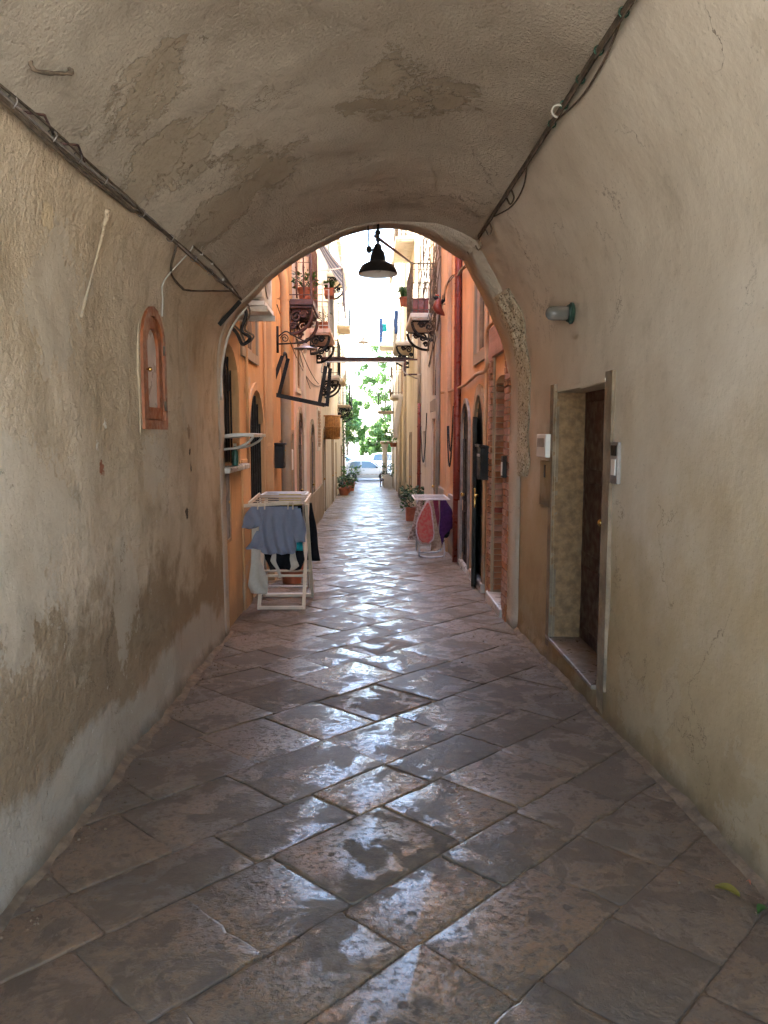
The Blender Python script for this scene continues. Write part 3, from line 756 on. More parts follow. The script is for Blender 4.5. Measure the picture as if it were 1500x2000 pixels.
for (ya, yb) in ((DY0 - 0.135, DY0), (DY1, DY1 + 0.11)):
    mb = MB(); y_ = (ya + yb)/2
    mb.grid(lambda u, w: (xr(y_) - 0.016 - 0.003*noise.noise(Vector((u*5, w*20, ya))), ya + u*(yb-ya), DZ0 - 0.14*(1 if ya < 5 else 0.6) + w*(DZ1 + 0.05 - DZ0 + 0.14*(1 if ya < 5 else 0.6))), 4, 40)
    mb.poly([(xr(y_) - 0.016, ya, DZ0), (xr(y_) - 0.016, ya, DZ1 + 0.05), (xr(y_) + 0.03, ya, DZ1 + 0.05), (xr(y_) + 0.03, ya, DZ0)])
    mb.poly([(xr(y_) - 0.016, yb, DZ0), (xr(y_) - 0.016, yb, DZ1 + 0.05), (xr(y_) + 0.03, yb, DZ1 + 0.05), (xr(y_) + 0.03, yb, DZ0)])
    mb.build('door_jamb', M['jamb'], passage, smooth=False)
MB().box((xr(yd) - 0.035, DY0 - 0.0, DZ0 - 0.03), (xr(yd) + dp + 0.02, DY1 + 0.10, DZ0)).build('door_sill', M['sill'], passage, bevel=0.006)
# plastered-over chase on the rough wall, and a stub of iron in the vault
mb = MB()
def surf(G, y, z=None, x=None):
    a = min(NV, max(0, round((y - Y0) / (y_end(x if x is not None else -1.3) - Y0) * NV)))
    return min(G[a], key=lambda p: (abs(p.z - z) if z is not None else abs(p.x - x)))
path = []
for i in range(17):
    px, py = 213 + (158 - 213)*i/16, 408 + (620 - 408)*i/16; X_ = -1.27
    for _ in range(6):
        p = on_x(px, py, X_); X_ = surf(GL, p.y, p.z).x
    path.append(p + Vector((-0.012, 0, 0)))
mb.tube(path, [0.019 + 0.006*noise.noise(p*9) for p in path], 8)
o = mb.build('plastered_chase', M['rough'], passage, smooth=True); o['label'] = 'pale plastered-over conduit strip'
# ================================================================== street houses
def facade(mb, side, X, y0, y1, z0, z1, ops, mass=3.6):
    """front of a house on the plane x = X (side -1: left row, +1: right row) with real openings and reveals"""
    ysn = sorted({y0, y1, *[o[0] for o in ops], *[o[1] for o in ops]}); zsn = sorted({z0, z1, *[o[2] for o in ops], *[o[3] for o in ops]})
    for a, b in zip(ysn, ysn[1:]):
        for c, d in zip(zsn, zsn[1:]):
            m = ((a+b)/2, (c+d)/2)
            if any(o[0] < m[0] < o[1] and o[2] < m[1] < o[3] for o in ops): continue
            mb.poly([(X, a, c), (X, b, c), (X, b, d), (X, a, d)])
    for o in ops:
        ya, yb, za, zb, rise, dep = o[:6]; Xi = X + side * dep
        P = arch_outline(ya, yb, za, zb, rise, 12)
        for i in range(len(P)):
            p, q = P[i], P[(i+1) % len(P)]
            mb.poly([(X, *p), (X, *q), (Xi, *q), (Xi, *p)])
        if rise > 0:
            arc = P[1:-1]; mid = len(arc) // 2
            for i in range(mid): mb.poly([(X, ya, zb), (X, *arc[i]), (X, *arc[i+1])])
            for i in range(mid, len(arc) - 1): mb.poly([(X, yb, zb), (X, *arc[i]), (X, *arc[i+1])])
    B = X + side * mass
    mb.poly([(X, y0, z1), (X, y1, z1), (B, y1, z1), (B, y0, z1)]); mb.poly([(B, y0, z0), (B, y1, z0), (B, y1, z1), (B, y0, z1)])
    mb.poly([(X, y0, z0), (B, y0, z0), (B, y0, z1), (X, y0, z1)]); mb.poly([(X, y1, z0), (B, y1, z0), (B, y1, z1), (X, y1, z1)])
    return mb
def house(name, label, side, X, y0, y1, top, ops, mat):
    t = thing(name, label, 'house', (X, (y0+y1)/2, floor_z((y0+y1)/2)))
    w = facade(MB(), side, X, y0, y1, floor_z(y1) - 0.4, top, ops).build('wall', mat, t); weld(w)
    MB().box((min(X - side*0.16, X + side*3.7), y0 + 0.004, top), (max(X - side*0.16, X + side*3.7), y1 - 0.004, top + 0.14)).build('cornice', M['stone'], t, bevel=0.03)
    return t
def surround(t, side, X, o, w=0.10, mat='stone', proud=0.025, foot=True):
    ya, yb, za, zb, rise = o[:5]
    return arch_ring(MB(), X + side*0.02, X - side*proud, ya - w, yb + w, za if foot else za - w, zb + w, rise + (w if rise else 0), w - 0.003, closed=not foot).build('stone_surround', M[mat], t, bevel=0.006)
def door(t, side, X, o, mat='dark_door', bars=True, glass=False):
    ya, yb, za, zb, rise, dep = o[:6]; x0, x1 = X + side*dep, X + side*(dep - 0.05)
    d = arch_panel(MB(), x0, x1, ya - 0.02, yb + 0.02, za, zb + 0.02, rise, 12).build('door', M[mat], t, bevel=0.003)
    mid = (ya + yb)/2
    if bars:
        n = max(2, int((yb - ya)/0.16))
        for k in range(n + 1):
            y = ya + 0.03 + (yb - ya - 0.06)*k/n
            zt = zb - 0.05 if not rise else zb - rise + rise*math.sqrt(max(0, 1 - ((y-mid)/((yb-ya)/2))**2)) - 0.03
            MB().box((min(x1, x1 - side*0.03), y - 0.012, za + 0.03), (max(x1, x1 - side*0.03), y + 0.012, zt)).build('door_bar', M[mat], d)
    else:
        for zz in ((za + 0.12, za + 0.75), (za + 0.9, zb - rise - 0.1)):
            for s in (-1, 1):
                y_a, y_b = sorted((mid + s*0.05, mid + s*((yb-ya)/2 - 0.08)))
                MB().box((min(x1, x1 - side*0.02), y_a, zz[0]), (max(x1, x1 - side*0.02), y_b, zz[1])).build('door_panel', M[mat], d, bevel=0.01)
    MB().ico((x1 - side*0.05, mid + 0.05, za + 1.0), 0.03).build('door_knob', M['brass'], d, smooth=True)
    return d
def window(t, side, X, o, frame='white_dirty', shutter=None):
    ya, yb, za, zb, rise, dep = o[:6]; x0, x1 = X + side*dep, X + side*(dep - 0.06)
    w = arch_ring(MB(), x0, x1, ya - 0.01, yb + 0.01, za - 0.01, zb + 0.01, rise, 0.07, True).build('window', M[frame], t)
    arch_panel(MB(), X + side*(dep - 0.01), X + side*(dep - 0.025), ya + 0.03, yb - 0.03, za + 0.03, zb - 0.03, max(0, rise - 0.03)).build('pane', M['glass'], w)
    m = (ya + yb)/2
    MB().box((min(x0, x1), m - 0.025, za + 0.05), (max(x0, x1), m + 0.025, zb - 0.05)).build('mullion', M[frame], w)
    if shutter:
        for s in (-1, 1):
            mb = MB(); y_a, y_b = (ya, m) if s < 0 else (m, yb)
            n = int((zb - za)/0.09)
            for k in range(n): mb.box((min(x1 - side*0.02, x1 - side*0.06), y_a + 0.02, za + 0.04 + k*0.09), (max(x1 - side*0.02, x1 - side*0.06), y_b - 0.02, za + 0.105 + k*0.09))
            mb.build('shutter', M[shutter], w)
    return w
def scroll(c, r, turns, plane_y, side, n=28, sgn=1):
    out = []
    for k in range(n + 1):
        a = turns * 2*math.pi * k / n; q = r * (1 - 0.85*k/n)
        out.append((c[0] - side*q*math.cos(a), plane_y, c[1] + sgn*q*math.sin(a)))
    return out
def balcony(t, side, X, y0, y1, z, out, slab='stone', rail='black', h=0.95, style='bars', bracket='black', thick=0.09):
    Xo = X - side*out
    s = MB().box((min(X - side*0.002, Xo), y0, z - thick), (max(X - side*0.002, Xo), y1, z)).build('balcony', M[slab], t, bevel=0.015)
    MB().box((min(X - side*0.002, Xo + side*0.03), y0 + 0.03, z - thick - 0.04), (max(X - side*0.002, Xo + side*0.03), y1 - 0.03, z - thick - 0.001)).build('slab_moulding', M[slab], s, bevel=0.01)
    xr_ = Xo + side*0.035; pts = [(X - side*0.01, y0 + 0.035), (xr_, y0 + 0.035), (xr_, y1 - 0.035), (X - side*0.01, y1 - 0.035)]
    mb = MB(); bal = MB()
    for zz, w in ((z + h, 0.032), (z + 0.07, 0.02), (z + h - 0.12, 0.014)):
        for p, q in zip(pts, pts[1:]): mb.bar((*p, zz), (*q, zz), w, w*0.7)
    for p in pts[1:3]: mb.bar((*p, z), (*p, z + h + 0.03), 0.03)
    mb.build('handrail', M[rail], s)
    for p, q in zip(pts, pts[1:]):
        L = math.dist(p, q); n = max(2, round(L/0.12))
        for k in range(1, n):
            x = p[0] + (q[0]-p[0])*k/n; y = p[1] + (q[1]-p[1])*k/n
            if style == 'turned':
                bal.tube([(x, y, z + a*h) for a in (0.02, 0.1, 0.2, 0.34, 0.48, 0.5, 0.52, 0.66, 0.8, 0.9, 0.99)], [0.012, 0.012, 0.02, 0.013, 0.011, 0.022, 0.011, 0.013, 0.02, 0.012, 0.012], 6)
            elif style == 'belly':
                dx = (q[1]-p[1])/L*0.0; nx = -side*0.07 if abs(q[1]-p[1]) > abs(q[0]-p[0]) else 0; ny = 0 if nx else (-0.07 if y < (y0+y1)/2 else 0.07)
                bal.tube([(x + nx*f, y + ny*f, z + a*h) for a, f in ((0.02, 0), (0.15, 0.8), (0.3, 1), (0.5, 0.5), (0.7, 0.1), (0.98, 0))], 0.008, 5)
            else: bal.tube([(x, y, z), (x, y, z + h)], 0.008, 5)
    bal.build('railing', M[rail], s, smooth=True)
    if bracket:
        for yb_ in (y0 + 0.12, y1 - 0.12):
            b = MB(); zt = z - thick - 0.045; D = out*0.92
            b.bar((X - side*0.01, yb_, zt - 0.012), (X - side*D, yb_, zt - 0.012), 0.04, 0.024); b.bar((X - side*0.015, yb_, zt), (X - side*0.015, yb_, zt - 0.42), 0.04, 0.024, (1, 0, 0))
            crv = [(X - side*(0.02 + D*0.97*math.sin(a)), yb_, zt - 0.40 + 0.38*(1 - math.cos(a))) for a in [k*math.pi/2/12 for k in range(13)]]
            b.tube(crv, 0.03, 6)
            for cx_, cz_, rr_ in ((0.30, 0.12, 0.10), (0.62, 0.085, 0.065), (0.16, 0.27, 0.06)):
                b.tube(scroll((X - side*D*cx_, zt - cz_), rr_, 1.6, yb_, side), 0.022, 5)
            b.build('bracket', M[bracket], s, smooth=True)
    return s
def pipe(name, label, path, r, mat, clips=True, side=-1, X=None, cat='pipe'):
    t = thing(name, label, cat, path[-1])
    MB().tube(path, r, 12).build('pipe_run', M[mat], t, smooth=True)
    if clips:
        p, q = Vector(path[0]), Vector(path[-1]); n = max(2, int(abs(q.z - p.z)/1.4))
        for k in range(n):
            c = p.lerp(q, (k + 0.5)/n); a = p.z + (q.z - p.z)*(k + 0.5)/n
            seg = min(path, key=lambda s_: abs(s_[2] - a)); c = Vector((path[-1][0], path[-1][1], a))
            MB().lathe([(r, -0.02), (r + 0.008, -0.02), (r + 0.008, 0.02), (r, 0.02)], c, 12).bar(c, (c.x + side*0.1, c.y, c.z), 0.015).build('clip', M[mat], t)
    return t
fz = floor_z
# ---------------- left row
A_ops = [(6.93, 7.92, 1.31, 2.46, 0.42, 0.14), (8.50, 9.62, fz(9), 2.12, 0.52, 0.10), (8.15, 9.15, 2.52, 4.3, 0, 0.10), (12.15, 13.25, fz(12.6), 1.62, 0, 0.07)]
A = house('orange_house', 'orange rendered house beside the arch with arched grille window', -1, -1.33, 6.56, 13.6, 10.2, A_ops, M['ochre'])
surround(A, -1, -1.33, A_ops[2], 0.10, foot=False); surround(A, -1, -1.33, A_ops[1], 0.09, 'ochre', 0.02)
window(A, -1, -1.33, A_ops[2], 'wood')
door(A, -1, -1.33, A_ops[1]); door(A, -1, -1.33, A_ops[3], bars=False)
surround(A, -1, -1.33, A_ops[3], 0.07, 'stone', 0.03)
w = arch_panel(MB(), -1.47, -1.44, 6.9, 7.95, 1.29, 2.48, 0.42).build('window', M['dark_door'], A); w['label'] = 'dark arched window behind an iron grille'
for k in range(7):
    y = 7.0 + k*0.142; zt = 2.04 + 0.40*math.sqrt(max(0, 1 - ((y - 7.425)/0.5)**2))
    MB().tube([(-1.40, y, 1.32), (-1.40, y, zt)], 0.009, 6).build('grille_bar', M['black'], w, smooth=True)
for rr_ in (0.2, 0.36): MB().tube([(-1.40, 7.425 + rr_*math.cos(a), 2.04 + rr_*math.sin(a)) for a in [math.pi*k/14 for k in range(15)]], 0.009, 6).build('grille_arc', M['black'], w, smooth=True)
MB().box((-1.34, 6.86, 1.26), (-1.24, 8.0, 1.312)).build('window_sill', M['marble'], w, bevel=0.01)
mb = MB().box((-1.335, 7.98, -0.26), (-1.31, 8.38, 1.35)); mb.build('pilaster', M['ochre'], A, bevel=0.01)
MB().box((-1.34, 9.95, -0.4), (-1.24, 10.35, 10.0)).build('pilaster', M['ochre'], A, bevel=0.012)
B_ops = [(13.95, 14.95, fz(14.5), 2.02, 0.5, 0.07), (13.85, 14.6, 2.45, 3.3, 0, 0.06), (17.0, 18.0, fz(17.5), 1.85, 0.3, 0.07), (13.0, 13.9, 3.82, 5.8, 0, 0.08), (17.5, 18.4, 3.92, 5.9, 0, 0.08), (19.3, 20.1, 1.3, 2.2, 0, 0.08), (17.4, 18.4, 7.0, 9.0, 0, 0.08)]
B_ops[3] = (13.66, 14.1, 3.82, 5.8, 0, 0.08)
Bh = house('salmon_house', 'salmon pink house beyond the ochre drainpipe', -1, -1.31, 13.6, 21.0, 10.8, B_ops, M['salmon'])
for k, o in enumerate(B_ops):
    if k in (0, 2): surround(Bh, -1, -1.31, o, 0.11, 'stone', 0.03); door(Bh, -1, -1.31, o, 'door_red', bars=False)
    else: surround(Bh, -1, -1.31, o, 0.09, 'cream', 0.03, foot=False); window(Bh, -1, -1.31, o, 'wood', 'wood' if k > 2 else None)
MB().box((-1.32, 15.3, fz(21) - 0.1), (-1.275, 21.0, 0.28)).build('dado', M['stone'], Bh, bevel=0.01)
MB().box((-1.33, 15.05, -0.6), (-1.25, 15.35, 10.7)).build('pilaster', M['cream'], Bh, bevel=0.01)
bal1 = balcony(Bh, -1, -1.31, 12.75, 14.2, 3.80, 0.40, 'iron_brown', 'iron_brown', 1.0, 'turned', 'iron_brown', 0.10); bal1['label'] = 'brown iron balcony with turned balusters and scroll brackets'
bal2 = balcony(Bh, -1, -1.31, 17.1, 19.4, 3.92, 0.46, 'salmon', 'white_dirty', 0.95, 'bars', 'black'); bal2['label'] = 'pale balcony with white bars and black brackets'
balcony(Bh, -1, -1.31, 17.1, 19.4, 7.05, 0.5, 'cream', 'grey_metal', 0.95, 'bars', None)
C_ops = [(22.0, 23.0, fz(22.5), 1.7, 0.3, 0.08), (25.5, 26.5, 3.5, 5.5, 0, 0.08), (27.2, 28.2, fz(28), 1.5, 0, 0.08), (22.0, 22.9, 3.3, 5.2, 0, 0.08), (25.3, 26.5, 6.8, 8.8, 0, 0.08)]
Ch = house('cream_house', 'cream house of the window row past the pink dado', -1, -1.34, 21.0, 30.0, 10.6, C_ops, M['cream'])
for k, o in enumerate(C_ops):
    if k in (0, 2): surround(Ch, -1, -1.34, o, 0.1); door(Ch, -1, -1.34, o, 'wood', bars=False)
    else: surround(Ch, -1, -1.34, o, 0.08, 'pale', foot=False); window(Ch, -1, -1.34, o, 'white_dirty', 'green' if k == 4 else 'wood')
balcony(Ch, -1, -1.34, 20.9 + 0.6, 23.2, 3.25, 0.5, 'cream', 'black', 0.95, 'bars', 'black')
b3 = balcony(Ch, -1, -1.34, 24.9, 27.2, 3.42, 0.52, 'yellow', 'white', 0.9, 'belly', None); b3['label'] = 'yellow-edged balcony with white bellied railing'
balcony(Ch, -1, -1.34, 25, 27, 6.75, 0.5, 'cream', 'grey_metal', 0.95, 'bars', 'black')
D_ops = [(31.5, 32.5, fz(32), 1.2, 0, 0.08), (35, 36, 3.0, 5.0, 0, 0.08), (38, 39, fz(38), 1.0, 0, 0.08), (41, 42, 2.9, 4.8, 0, 0.08), (35, 36, 6.5, 8.4, 0, 0.08)]
Dh = house('yellow_house', 'ochre yellow house at the end of the alley beside the pots', -1, -1.42, 30.0, 46.0, 10.0, D_ops, M['yellow'])
for k, o in enumerate(D_ops):
    if k in (0, 2): surround(Dh, -1, -1.42, o, 0.1); door(Dh, -1, -1.42, o, 'wood', bars=False)
    else: surround(Dh, -1, -1.42, o, 0.08, 'pale', foot=False); window(Dh, -1, -1.42, o, 'white_dirty', 'green')
balcony(Dh, -1, -1.42, 34.4, 36.6, 2.95, 0.55, 'stone', 'black', 0.95, 'bars', 'black'); balcony(Dh, -1, -1.42, 34.4, 36.6, 6.4, 0.55, 'stone', 'black', 0.95, 'bars', None)
balcony(Dh, -1, -1.42, 40.4, 42.6, 2.85, 0.5, 'cream', 'black', 0.95, 'bars', 'black')
# ---------------- right row
E_ops = [(7.62, 8.42, fz(8) + 0.10, 2.22, 0.10, 0.55), (9.12, 10.0, fz(9.5) + 0.12, 2.10, 0.62, 0.07), (10.5, 11.3, fz(10.8) + 0.08, 2.05, 0.40, 0.06), (9.1, 9.95, 2.62, 4.4, 0, 0.09)]
Eh = house('peach_house', 'bright orange house with brick doorway and black arched doors', 1, 1.37, 7.30, 15.0, 10.4, E_ops, M['peach'])
surround(Eh, 1, 1.37, E_ops[1], 0.13, 'stone', 0.03); surround(Eh, 1, 1.37, E_ops[2], 0.07, 'plate', 0.03); surround(Eh, 1, 1.37, E_ops[3], 0.13, 'stone', 0.03, foot=False)
door(Eh, 1, 1.37, E_ops[1], bars=False); door(Eh, 1, 1.37, E_ops[2], bars=False); window(Eh, 1, 1.37, E_ops[3], 'wood')
o_ = E_ops[0]; dd = arch_panel(MB(), 1.92, 1.88, 7.6, 8.44, fz(8) + 0.10, 2.24, 0.1).build('door', M['wood'], Eh); dd['label'] = 'brown wooden door deep inside the brick doorway'
for k in range(5): MB().box((1.865, 7.66 + k*0.155, fz(8) + 0.14), (1.885, 7.79 + k*0.155, 2.1)).build('door_plank', M['wood'], dd, bevel=0.004)
# bricks of the doorway: pier towards the arch, lining of the far reveal, flat arch
rb = random.Random(3)
brick_src = {}
def brick_at(parent, c, sz, mat, rz=0.0, ry=0.0):
    key = (tuple(round(s, 3) for s in sz), mat)
    if key not in brick_src:
        me = MB().box((-sz[0]/2, -sz[1]/2, -sz[2]/2), (sz[0]/2, sz[1]/2, sz[2]/2)).build('brick', M[mat], None, bevel=0.005); brick_src[key] = me; o = me
    else:
        o = brick_src[key].copy(); col.objects.link(o)
    o.parent = parent; o.location = Vector(c) - ORG[parent]; o.rotation_euler = (ry, rb.uniform(-0.01, 0.01), rz); return o
mortar = MB().box((1.345, 7.34, fz(7.5) - 0.3), (1.366, 7.62, 2.45)).box((1.371, 8.405, fz(8) - 0.1), (1.90, 8.418, 2.2)).box((1.345, 8.42, fz(8.5) - 0.3), (1.366, 8.62, 2.45)).build('brick_bed', M['stone'], Eh)
zb = fz(7.5) - 0.02; H = 0.066; k = 0
while zb < 2.42:
    mat = 'brick_dark' if 0.70 < zb < 0.80 else None
    for (ya, yb) in (((7.35, 7.485), (7.495, 7.61)) if k % 2 else ((7.35, 7.42), (7.43, 7.61))):
        brick_at(mortar, (1.338 + rb.uniform(-0.003, 0.003), (ya+yb)/2, zb + H/2), (0.03, yb - ya, H - 0.010), rb.choice(('brick_pink', 'brick_pink', 'brick')))
    for (xa, xb) in (((1.375, 1.615), (1.625, 1.865)) if k % 2 else ((1.375, 1.49), (1.50, 1.74), (1.75, 1.865))):
        if zb < 2.15 and zb > fz(8) + 0.08: brick_at(mortar, ((xa+xb)/2, 8.398 + rb.uniform(-0.003, 0.003), zb + H/2), (xb - xa, 0.03, H - 0.010), mat or rb.choice(('brick', 'brick', 'brick', 'brick_pink')))
    if zb > fz(8.5): 
        for (ya, yb) in (((8.43, 8.60),) if k % 2 else ((8.43, 8.51), (8.52, 8.60))): brick_at(mortar, (1.338, (ya+yb)/2, zb + H/2), (0.03, yb - ya, H - 0.010), rb.choice(('brick_pink', 'brick')))
    zb += H; k += 1
for k in range(16): brick_at(mortar, (1.338, 7.37 + k*0.082, 2.60), (0.034, 0.070, 0.32), 'brick_pink', 0, (k - 7.5)*0.018)
MB().box((1.345, 7.33, 2.44), (1.366, 8.65, 2.78)).build('arch_bed', M['stone'], Eh)
for (ya, yb, z, ex) in ((7.55, 8.5, fz(8) + 0.10, 0.07), (9.0, 10.1, fz(9.5) + 0.12, 0.05), (10.42, 11.4, fz(10.8) + 0.08, 0.04)):
    MB().box((1.37 - ex, ya, z - 0.3), (1.85 if ya < 8 else 1.5, yb, z + 0.002)).build('door_step', M['marble'], Eh, bevel=0.012)
MB().box((1.335, 11.5, fz(13) - 0.3), (1.368, 15.0, 0.62)).build('dado', M['greywash'], Eh, bevel=0.01)
MB().box((1.30, 13.0, -0.7), (1.372, 13.45, 10.3)).build('pilaster', M['peach'], Eh, bevel=0.015)
F_ops = [(15.9, 16.9, fz(16.4), 1.95, 0, 0.07), (16.3, 16.95, 2.45, 3.7, 0, 0.06), (16.5, 17.6, 4.15, 6.2, 0, 0.08), (19.0, 19.7, 0.9, 1.7, 0, 0.15), (16.5, 17.6, 7.3, 9.3, 0, 0.08)]
Fh = house('pale_house', 'pale cream house with red planter balcony and black brackets', 1, 1.39, 15.0, 21.5, 10.6, F_ops, M['pale'])
for k, o in enumerate(F_ops):
    if k == 0: surround(Fh, 1, 1.39, o, 0.14, 'cream', 0.035); door(Fh, 1, 1.39, o, 'wood', bars=False)
    else: surround(Fh, 1, 1.39, o, 0.08, 'cream', 0.025, foot=False); window(Fh, 1, 1.39, o, 'wood', 'wood' if k in (2, 4) else None)
MB().box((1.355, 15.2, 1.95 + 0.16), (1.392, 17.4, 2.35)).build('panel', M['greywash'], Fh, bevel=0.01)
b4 = balcony(Fh, 1, 1.39, 16.2, 18.3, 4.12, 0.54, 'pale', 'rust', 1.0, 'bars', 'black', 0.10); b4['label'] = 'pale slab balcony with rusty rails and black scroll brackets'
balcony(Fh, 1, 1.39, 16.2, 18.3, 7.25, 0.54, 'pale', 'rust', 1.0, 'bars', 'black')
G_ops = [(24.5, 25.5, fz(25), 1.6, 0, 0.08), (24.2, 25.2, 4.5, 6.4, 0, 0.08), (28.6, 29.5, fz(29), 1.5, 0, 0.08), (24.2, 25.2, 7.5, 9.3, 0, 0.08), (30.5, 31.5, 3.1, 5, 0, 0.08)]
Gh = house('straw_house', 'straw yellow house with drying linen and many pipes', 1, 1.34, 21.5, 33.0, 10.9, G_ops, M['yellow'])
for k, o in enumerate(G_ops):
    if k in (0, 2): surround(Gh, 1, 1.34, o, 0.1); door(Gh, 1, 1.34, o, 'wood', bars=False)
    else: surround(Gh, 1, 1.34, o, 0.08, 'pale', 0.025, foot=False); window(Gh, 1, 1.34, o, 'white_dirty', 'wood')
b5 = balcony(Gh, 1, 1.34, 23.4, 26.4, 4.42, 0.56, 'pale', 'white_dirty', 0.95, 'bars', 'black'); b5['label'] = 'balcony with blue washing and white bars'
balcony(Gh, 1, 1.34, 23.4, 26.4, 7.45, 0.56, 'pale', 'rust', 0.95, 'bars', None)
b6 = balcony(Gh, 1, 1.34, 29.6, 32.2, 3.15, 0.5, 'pale', 'rust', 1.15, 'belly', None); b6['label'] = 'low balcony with bellied rusty bars'
H_ops = [(36, 37, fz(36), 1.2, 0, 0.08), (37, 38, 4.9, 6.6, 0, 0.08), (42, 43, fz(42), 1.0, 0, 0.08), (42, 43, 3.0, 4.8, 0, 0.08)]
Hh = house('grey_house', 'washed-out grey house at the sunlit end of the alley', 1, 1.30, 33.0, 46.0, 10.4, H_ops, M['pale'])
for k, o in enumerate(H_ops):
    if k in (0, 2): surround(Hh, 1, 1.30, o, 0.1); door(Hh, 1, 1.30, o, 'plate', bars=False)
    else: surround(Hh, 1, 1.30, o, 0.08, 'pale', 0.025, foot=False); window(Hh, 1, 1.30, o, 'white_dirty', 'green')
balcony(Hh, 1, 1.30, 36.4, 38.6, 5.85, 0.8, 'pale', 'black', 0.95, 'bars', None); balcony(Hh, 1, 1.30, 41.4, 43.6, 2.9, 0.85, 'stone', 'black', 0.95, 'bars', None)
MB().lathe([(0.19, -1.6), (0.19, -1.45), (0.15, -1.4), (0.14, 0.9), (0.19, 1.0), (0.19, 1.1)], (0.86, 43.6, 0), 16).build('pillar', M['pale'], Hh, smooth=True)
MB().box((0.62, 43.3, 1.1), (1.32, 45.9, 1.25)).build('porch_slab', M['stone'], Hh, bevel=0.02)
# ================================================================== things in the passage
def follow(G, pts, off=0.02, nrm=(1, 0, 0)):
    return [Vector(p) + Vector(nrm)*off for p in pts]
rc = random.Random(21)
# cable bundle along the foot of the vault, window side
def cab(y, dz=0.0, dx=0.0):
    a = min(NV, max(0, int((y - Y0)/(y_end(-1.1) - Y0)*NV))); p = GV[a][0]
    return Vector((p.x + 0.018 + dx, y, p.z + dz))
t = thing('cable_bundle', 'sagging bundle of dusty cables along the springing above the rough wall', 'cable', cab(4.5))
for j in range(5):
    path = []
    y = Y0 + 0.1
    while y < 6.7:
        s_ = noise.noise(Vector((y*1.3, j*3.1, 0)))*0.02 + (0.0 if y > 4 else 0.018*(j - 2))
        path.append(cab(y, s_ - 0.006*j*(0.4 if y > 4 else 1.2), 0.004*j)); y += 0.16
    MB().tube(path, 0.008 if j < 2 else 0.0055, 6).build('cable', M['rust' if j != 3 else 'plate'], t, smooth=True)
for y in (2.75, 3.05, 3.3, 3.6, 4.1, 4.6, 5.1, 5.6, 6.1):
    p = cab(y); MB().tube([p + Vector((0.006, 0, -0.006)) + Vector((0.020*math.cos(a), 0.004*math.sin(3*a), 0.020*math.sin(a))) for a in [k*math.pi/5 for k in range(10)]], 0.003, 5, closed=True).build('cable_tie', M['plate'], t, smooth=True)
for y, dx in ((2.85, 0.05), (3.15, 0.06)):
    p = cab(y); MB().tube([p, p + Vector((0.03, 0.10, 0.03)), p + Vector((0.02, 0.2, 0.0))], 0.005, 5).build('loose_end', M['iron_brown'], t, smooth=True)
def wall_pt(px, py, lift=0.012):
    X_ = -1.27
    for _ in range(6):
        p = on_x(px, py, X_); X_ = surf(GL, p.y, p.z).x
    return Vector((X_ + lift, p.y, p.z))
def vault_pt(px, py, lift=0.012):       # where the sight line meets the vault
    d = ray(px, py); best = None
    for k in range(NV + 1):
        for p in GV[k][::2]:
            e = (p - Vector((0, 0, 1.6))); q = e.dot(d)/d.length_squared
            r_ = (e - d*q).length
            if best is None or r_ < best[0]: best = (r_, p)
    p = best[1]; return p + (Vector((0.05, p.y, 1.4)) - p).normalized()*lift
lp = [cab(4.75), wall_pt(330, 530), wall_pt(350, 560), wall_pt(385, 568), cab(6.3)]
t = thing('cable_loop', 'slack cable loop hanging below the bundle near the arched window', 'cable', lp[2])
MB().tube(catmull(lp, 8), 0.007, 6).build('cable', M['rust'], t, smooth=True)
va = vault_pt(376, 478); vb = vault_pt(430, 520)
wp = [wall_pt(313, 618), wall_pt(314, 585), wall_pt(317, 548), cab(5.0), va]
t = thing('window_wire', 'thin white wire rising from the arched window onto the vault', 'wire', wp[0])
MB().tube(catmull(wp, 6), 0.005, 6).build('wire', M['white_dirty'], t, smooth=True)
wp = [va, vb, cab(6.68)]
t = thing('clipped_wire', 'clipped brown wire running over the vault to the far arch', 'wire', wp[0])
MB().tube(catmull(wp, 6), 0.006, 6).build('wire', M['rust'], t, smooth=True)
for f in (0.15, 0.35, 0.55, 0.75, 0.92):
    p = va.lerp(wp[2], f) if f > 0.5 else va.lerp(vb, f*2); MB().box(p - Vector((0.008, 0.008, 0.008)), p + Vector((0.008, 0.008, 0.008))).build('clip', M['white'], t, bevel=0.003)
pn = vault_pt(68, 112, 0.0); pe = vault_pt(108, 145, 0.03)
t = thing('iron_hook', 'rusty iron hook stub stuck in the vault above the cable bundle', 'hook', pn)
MB().tube(catmull([pn - Vector((0.0, 0, -0.02)), pn + Vector((0.02, 0.0, -0.02)), pe, pe + Vector((0.015, 0.02, 0.015)), pe + Vector((0, 0.03, 0.03))], 5), [0.006 + 0.004*((k*7) % 5)/5 for k in range(21)], 6).build('hook_rod', M['rust'], t, smooth=True)
